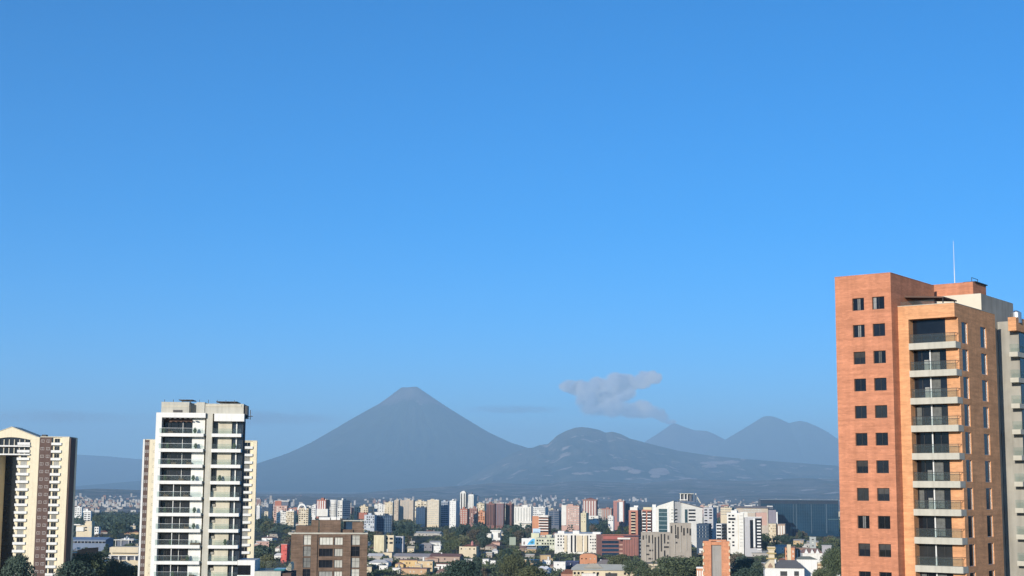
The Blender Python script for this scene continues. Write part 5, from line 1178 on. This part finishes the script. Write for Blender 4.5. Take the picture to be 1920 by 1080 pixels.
# ------------------------------------------------------------------ background row of mid-rise blocks filling the skyline
rr = random.Random(31)
BG = [('white', OFFW), ('cream', CREAMB), ('beige', BEIGE), ('terracotta', M((.38, .19, .14))), ('pink', PINK), ('grey', M((.36, .36, .37))), ('maroon', REDD), ('ivory', M((.56, .52, .45)))]
def mark_near(x, y): return min(MARKS, key=lambda m: abs(m[0] / m[1] - x / y) * 3000 + abs(m[1] - y) * 0.02)[2]
for i in range(78):
    px = 494 + (1560 - 494) * (i + rr.uniform(.1, .9)) / 78; Y = rr.uniform(2750, 3500); w = rr.uniform(12, 30) * F / Y
    yt = 963 - abs(rr.gauss(0, 6)) + (px - 960) * .004; nm, m = rr.choice(BG); p = at(px, yt, Y)
    b = Build('background_block', '%s mid rise block behind the %s' % (nm, mark_near(p.x, p.y)), 'building', px, px + w, yt, Y, px + w * rr.uniform(1.2, 1.4), -rr.uniform(6, 20), None, None, None, 'background blocks of the skyline')
    b.body(m).cap(m, .7, rr.random() < .8, i)
    b.face('F', rr.choice(('grid', 'grid', 'fins', 'bands', 'balc')), cols=rr.randint(3, 6), low=max(0, b.H - 26), ww=rr.uniform(.3, .55), win=rr.choice((GLASS, CURT, GLASSB)))
# ------------------------------------------------------------------ scattered small houses
WALLS = [('white', WHITE), ('cream', CREAMB), ('ochre', M((.50, .36, .20))), ('dusty pink', PINK), ('grey', DIRTY), ('taupe', TAUPE), ('weathered brown', M((.24, .18, .14)))]
ROOFS = [('red tiled', ROOFT, 'hip'), ('grey sheet', M((.34, .33, .32)), 'gable'), ('flat white', ROOFW, 'flat'), ('brown tiled', ROOFR, 'hip'), ('flat grey', ROOFG, 'flat')]
def near_mark(x, y, two=False):
    q = sorted(MARKS, key=lambda m: math.hypot(m[0] - x, (m[1] - y) * 0.35))
    return 'near the ' + q[0][2] if not two or len((q[0][2] + ' ' + q[1][2]).split()) > 9 else 'by the %s towards the %s' % (q[0][2], q[1][2])
def blocked(px0, px1, yt, yb, Y, tol=1.5):
    for (a, b, t, u, yy) in KEEP:
        if yy > Y - 5 and px1 > a + tol and px0 < b - tol and yt < u - tol and yb > t + tol: return True
    return False
def inside(x, y, r):
    return any(math.hypot(x - a, y - b) < r + c * 0.85 for a, b, c in FOOT_)
rr = random.Random(21); made = 0; tries = 0; base_keep = len(KEEP)
small = []
while made < 118 and tries < 6000:
    tries += 1
    px = rr.uniform(486, 1566) if rr.random() < .9 else rr.uniform(136, 256); py = 985 + 92 * rr.random() ** 0.9
    Y = ground_hit(px, py)
    if Y is None or Y > 2600: continue
    w = rr.uniform(6.5, 15); hpx = rr.uniform(3.5, 6.5); wp = w * F / Y; hp = hpx * F / Y
    if blocked(px - wp / 2, px + wp / 2, py - hp, py, Y, .3): continue
    p = at(px, py, Y)
    if inside(p.x, p.y, w * .6): continue
    wn_, wm = rr.choice(WALLS); rn, rm, rk = rr.choice(ROOFS)
    house('%s house with %s roof %s' % (wn_, rn, near_mark(p.x, p.y)), px - wp / 2, px + wp / 2, py - hp, py - 1.5, wm, rm, rk, rr.uniform(1.4, 2.4), rr.randint(2, 4), al=rr.uniform(-25, 15), group='small houses among the trees')
    KEEP.pop()                                     # trees may stand in front of these
    if rr.random() < .6: KEEP.append((px - wp / 2, px + wp / 2, py - hp, py - hp * .35, Y))
    made += 1

# ------------------------------------------------------------------ trees
def leaf_mat(name, c, c2):
    m = bpy.data.materials.new(name); m.use_nodes = True; nt = m.node_tree; N = nt.nodes.new; L = nt.links.new
    b = nt.nodes['Principled BSDF']; b.inputs['Roughness'].default_value = .7; b.inputs['Specular IOR Level'].default_value = .2
    oi = N('ShaderNodeObjectInfo'); tc = N('ShaderNodeTexCoord'); no = N('ShaderNodeTexNoise'); no.inputs['Scale'].default_value = 1.1; no.inputs['Detail'].default_value = 3
    L(tc.outputs['Object'], no.inputs['Vector'])
    mx = N('ShaderNodeMix'); mx.data_type = 'RGBA'; mx.inputs['A'].default_value = (*c, 1); mx.inputs['B'].default_value = (*c2, 1)
    ad = N('ShaderNodeMath'); ad.operation = 'MULTIPLY_ADD'; ad.inputs[1].default_value = .8; L(oi.outputs['Random'], ad.inputs[0])
    sb = N('ShaderNodeMath'); sb.operation = 'SUBTRACT'; L(no.outputs['Fac'], sb.inputs[0]); sb.inputs[1].default_value = .4; L(sb.outputs[0], ad.inputs[2])
    L(ad.outputs[0], mx.inputs['Factor']); L(mx.outputs['Result'], b.inputs['Base Color'])
    return m
LEAF = [leaf_mat('leaf_deep', (.048, .074, .038), (.100, .118, .060)), leaf_mat('leaf_olive', (.085, .098, .046), (.150, .148, .078)), leaf_mat('leaf_blue', (.032, .058, .044), (.068, .096, .068)), leaf_mat('leaf_brown', (.085, .075, .050), (.135, .110, .080))]
BARK = mat('bark', (.075, .058, .045), .95, .25, 2.0, .1)
def leaf_quads(C, Nn, size, rng, flat=0.35):
    n = len(C); d = rng.normal(size=(n, 3)); d = d * (1 - flat) + Nn * flat * 2; d /= np.linalg.norm(d, axis=1)[:, None]
    a = np.cross(d, rng.normal(size=(n, 3))); a /= np.linalg.norm(a, axis=1)[:, None]; b = np.cross(d, a)
    s = size * rng.uniform(.6, 1.3, n)[:, None]; a = a * s; b = b * s * rng.uniform(.5, .9, n)[:, None]
    v = np.stack([C - a - b * .6, C + a - b, C + a * .8 + b, C - a * .9 + b * .8], 1).reshape(-1, 3)
    return v, np.arange(4 * n).reshape(n, 4)
def crown_mesh(name, seed, shape, n_cl, per, leaf, m):
    rng = np.random.default_rng(seed); pts = []; nr = []
    for i in range(n_cl):
        if shape == 'cone': t = rng.random() ** .8; z = .18 + .80 * t; r = .20 * (1.08 - t); th = rng.uniform(0, 6.283); q = np.sqrt(rng.random()); c = np.array([q * r * np.cos(th), q * r * np.sin(th), z]); cr = .07 + .06 * (1 - t)
        elif shape == 'tall': t = rng.random(); z = .22 + .74 * t; r = .22 * np.sin(np.pi * (.15 + .8 * t)); th = rng.uniform(0, 6.283); q = np.sqrt(rng.random()); c = np.array([q * r * np.cos(th), q * r * np.sin(th), z]); cr = .085
        else:
            d = rng.normal(size=3); d /= np.linalg.norm(d); k = rng.uniform(.35, 1.0) ** .5
            wv = {'round': (.36, .36, .30), 'broad': (.50, .48, .24)}[shape]
            c = np.array([d[0] * wv[0] * k, d[1] * wv[1] * k, .63 + d[2] * wv[2] * k]); cr = rng.uniform(.09, .16)
            if c[2] < .33: c[2] = .33 + .1 * rng.random()
        d = rng.normal(size=(per, 3)); d /= np.linalg.norm(d, axis=1)[:, None]
        pts.append(c + d * (cr * rng.uniform(.55, 1.0, per) ** .6)[:, None] * np.array([1, 1, .8])); nr.append(d)
    C = np.concatenate(pts); Nn = np.concatenate(nr); v, f = leaf_quads(C, Nn, leaf, rng)
    me = bpy.data.meshes.new(name); me.from_pydata(v.tolist(), [], f.tolist()); me.materials.append(m); return me
def trunk_mesh(seed, tall):
    r = random.Random(seed); mb = MB(); mb.cyl(0, 0, -.03, .45, .022, .014, 7)
    for i in range(5):
        a = r.uniform(0, 6.28); z0 = r.uniform(.28, .44); l = r.uniform(.12, .28) * (.4 if tall else 1)
        n = len(mb.v); e = (math.cos(a) * l, math.sin(a) * l, z0 + r.uniform(.12, .3))
        for (x, y, z), w in (((0, 0, z0), .010), (e, .004)): mb.v += [(x + w, y, z), (x - w * .5, y + w, z), (x - w * .5, y - w, z)]
        mb.f += [(n, n + 1, n + 4, n + 3), (n + 1, n + 2, n + 5, n + 4), (n + 2, n, n + 3, n + 5)]
    me = mb.mesh('trunk'); me.materials.append(BARK); return me
KINDS = []
for i, (shape, word, lf, mats) in enumerate((('round', 'round', .034, (0, 1, 2, 3)), ('broad', 'broad', .032, (0, 1, 3)), ('round', 'round', .036, (2, 0)), ('tall', 'tall slim', .028, (0, 2)), ('cone', 'pointed', .026, (2,)))):
    for mi in mats:
        KINDS.append((crown_mesh('crown', 40 + 7 * i + mi, shape, 34 if shape != 'cone' else 46, 30, lf, LEAF[mi]), trunk_mesh(i * 5 + mi, shape in ('tall', 'cone')), word + (' green', ' olive', ' bluish', ' brownish')[mi], shape))
BIG = [crown_mesh('crown', 91, 'round', 110, 60, .018, LEAF[2]), crown_mesh('crown', 92, 'broad', 120, 60, .018, LEAF[0]), crown_mesh('crown', 93, 'round', 110, 60, .018, LEAF[1])]
def add_tree(x, y, h, kind, label, group, w=1.0, big=None, rot=0.0):
    cm, tm, word, shape = KINDS[kind]
    t = thing('tree', label or word, 'tree', (x, y, ground_z(x, y) - .2), rot, group); t.scale = (h * w, h * w, h)
    link('crown', BIG[big] if big is not None else cm, None, t); link('trunk', tm, None, t); return t
def add_tree_px(px, ytop, wpx, Y, kind, label, big=None, group=None):
    p = at(px, ytop, Y); h = p.z - ground_z(p.x, p.y) + .2; span = .80 if KINDS[kind][3] == 'round' else 1.05
    add_tree(p.x, p.y, h / .97, kind, label, group, (wpx / F * Y) / (span * h / .97), big, px)
    FOOT_.append((p.x, p.y, 3)); return h
# individual foreground trees
add_tree_px(867, 1050, 66, 640, 2, 'lone dark blue green tree in the foreground below the long maroon roof', 0)
add_tree_px(165, 1030, 62, 600, 0, 'large round green tree in front of the orange brick house', 1)
add_tree_px(142, 1052, 70, 560, 2, 'dark spreading tree at the foot of the orange brick house', 0)
add_tree_px(36, 1042, 60, 520, 2, 'dark leafy tree at the foot of the cream gabled tower', 0)
add_tree_px(215, 1048, 52, 640, 1, 'brownish olive tree below the long cream terrace', 2)
add_tree_px(246, 1055, 46, 620, 0, 'green tree tucked beside the cream twin tower', 1)
add_tree_px(1000, 1062, 62, 700, 1, 'sunlit olive tree below the bright white split roof house', 2)
add_tree_px(960, 1040, 52, 900, 1, 'yellowish olive tree among the lower houses', 2)
add_tree_px(1280, 1040, 84, 830, 0, 'big spreading tree in front of the grey slotted office', 1)
add_tree_px(1230, 1062, 70, 760, 0, 'broad green tree below the lower slotted office', 1)
add_tree_px(1400, 1048, 60, 760, 2, 'dark blue tree right of the narrow orange tower', 0)
add_tree_px(1404, 1066, 56, 640, 2, 'deep blue green tree at the bottom beside the white villa', 0)
add_tree_px(1545, 1062, 34, 700, 0, 'small green tree in front of the broad white house', 1)
add_tree_px(1566, 1020, 40, 800, 0, 'green tree hugging the edge of the orange brick tower', 1)
add_tree_px(500, 1040, 40, 900, 1, 'olive tree on the slope behind the pool terrace', 2)
add_tree_px(1160, 1040, 44, 1050, 1, 'olive green tree left of the red pier block foot', 2)
add_tree_px(1192, 1048, 40, 1000, 0, 'round green tree at the corner of the lower slotted office', 1)
rr = random.Random(8); n = 0; tries = 0; placed = []
while n < 275 and tries < 14000:
    tries += 1
    px = rr.uniform(482, 1572) if rr.random() < .90 else rr.uniform(130, 262); py = 978 + 118 * rr.random() ** .85
    Y = ground_hit(px, py)
    if Y is None or Y > 2500 or Y < 560: continue
    k = rr.randrange(len(KINDS)); shape = KINDS[k][3]
    h = rr.uniform(10, 19) * (1.15 if shape in ('tall', 'cone') else 1.0); w = rr.uniform(.85, 1.25)
    wp = h * w * (.75 if shape == 'round' else .95 if shape == 'broad' else .38) * F / Y; hp = h * F / Y
    if blocked(px - wp / 2, px + wp / 2, py - hp, py, Y): continue
    p = at(px, py, Y)
    if inside(p.x, p.y, 2.0) or any(math.hypot(p.x - a, p.y - b) < 4.5 for a, b in placed): continue
    placed.append((p.x, p.y))
    add_tree(p.x, p.y, h, k, '%s tree %s' % (KINDS[k][2], near_mark(p.x, p.y, True)), 'trees among the low houses', w, None, rr.uniform(0, 6.28)); n += 1
print('trees', n, 'houses', made)

# ------------------------------------------------------------------ far woods and undergrowth as stuff
def clump_field(name, label, cat, cnt, sampler, per, leaf, m, seed):
    rng = np.random.default_rng(seed); r = random.Random(seed); P_ = []; N_ = []; S_ = []
    i = 0; tr = 0
    while i < cnt and tr < cnt * 30:
        tr += 1; s = sampler(r)
        if s is None: continue
        x, y, rad, hh = s; z = ground_z(x, y); d = rng.normal(size=(per, 3)); d /= np.linalg.norm(d, axis=1)[:, None]; d[:, 2] = np.abs(d[:, 2])
        q = d * (rng.uniform(.6, 1.0, per))[:, None] * np.array([rad, rad, hh]); P_.append(q + np.array([x, y, z])); N_.append(d); S_.append(np.full(per, leaf * rad)); i += 1
    C = np.concatenate(P_); Nn = np.concatenate(N_); S = np.concatenate(S_)
    v, f = leaf_quads(C, Nn, 1.0, rng); v = ((v.reshape(-1, 4, 3) - C[:, None, :]) * S[:, None, None] + C[:, None, :]).reshape(-1, 3)
    me = bpy.data.meshes.new(name); me.from_pydata(v.tolist(), [], f.tolist())
    tag(link(name, me, m, None, 'stuff'), label, cat)
def wood_s(r):
    px = r.uniform(478, 1580) if r.random() < .85 else r.uniform(126, 266); py = 953 + 45 * r.random() ** .8; Y = ground_hit(px, py)
    if Y is None or Y > 3000 or Y < 1500: return None
    rad = r.uniform(6, 11); hh = r.uniform(9, 16); wp = rad * F / Y; hp = hh * F / Y
    if blocked(px - wp * .8, px + wp * .8, py - hp, py, Y, 2.0): return None
    p = at(px, py, Y)
    if inside(p.x, p.y, 1.0): return None
    return p.x, p.y, rad, hh
clump_field('far_woods', 'far wooded belt at the foot of the skyline', 'woods', 1500, wood_s, 46, .17, LEAF[2], 3)
def bush_s(r):
    px = r.uniform(480, 1575) if r.random() < .9 else r.uniform(126, 266); py = 985 + 110 * r.random(); Y = ground_hit(px, py)
    if Y is None or Y > 2600 or Y < 500: return None
    p = at(px, py, Y)
    if inside(p.x, p.y, 0.0): return None
    return p.x, p.y, r.uniform(2.0, 5.5), r.uniform(1.2, 4.2)
clump_field('undergrowth', 'bushes and hedges between the small houses', 'bushes', 2600, bush_s, 34, .16, LEAF[0], 6)

# far suburbs beyond the skyline: thousands of tiny pale houses on the plain
r = random.Random(77); SUB = [MB(), MB(), MB()]
cl = [(r.uniform(-30, 1950), r.uniform(926, 955)) for _ in range(70)]
for i in range(1900):
    cx, cy = r.choice(cl); px = r.gauss(cx, 26); py = min(960, max(923.5 + (px - 960) * .007, r.gauss(cy, 3.5)))
    d = ray(px, py)
    if d.z > -1e-4: continue
    k = -(HC - 1) / d.z
    if not 3400 < d.y * k < 26000: continue
    x, y = d.x * k, d.y * k; w = r.uniform(6, 15); h = r.uniform(3, 8) + (r.random() < .04) * 16
    SUB[r.choice((0, 0, 1, 1, 2))].box(x - w / 2, x + w / 2, y, y + w, -30, h)
for mb, nm, m in zip(SUB, ('white', 'beige', 'red roofed'), (M((.46, .44, .41)), M((.38, .34, .29)), M((.30, .19, .155)))):
    tag(mb.build('far_suburb', m, None, 'stuff'), 'far %s houses scattered over the hazy plain' % nm, 'houses')
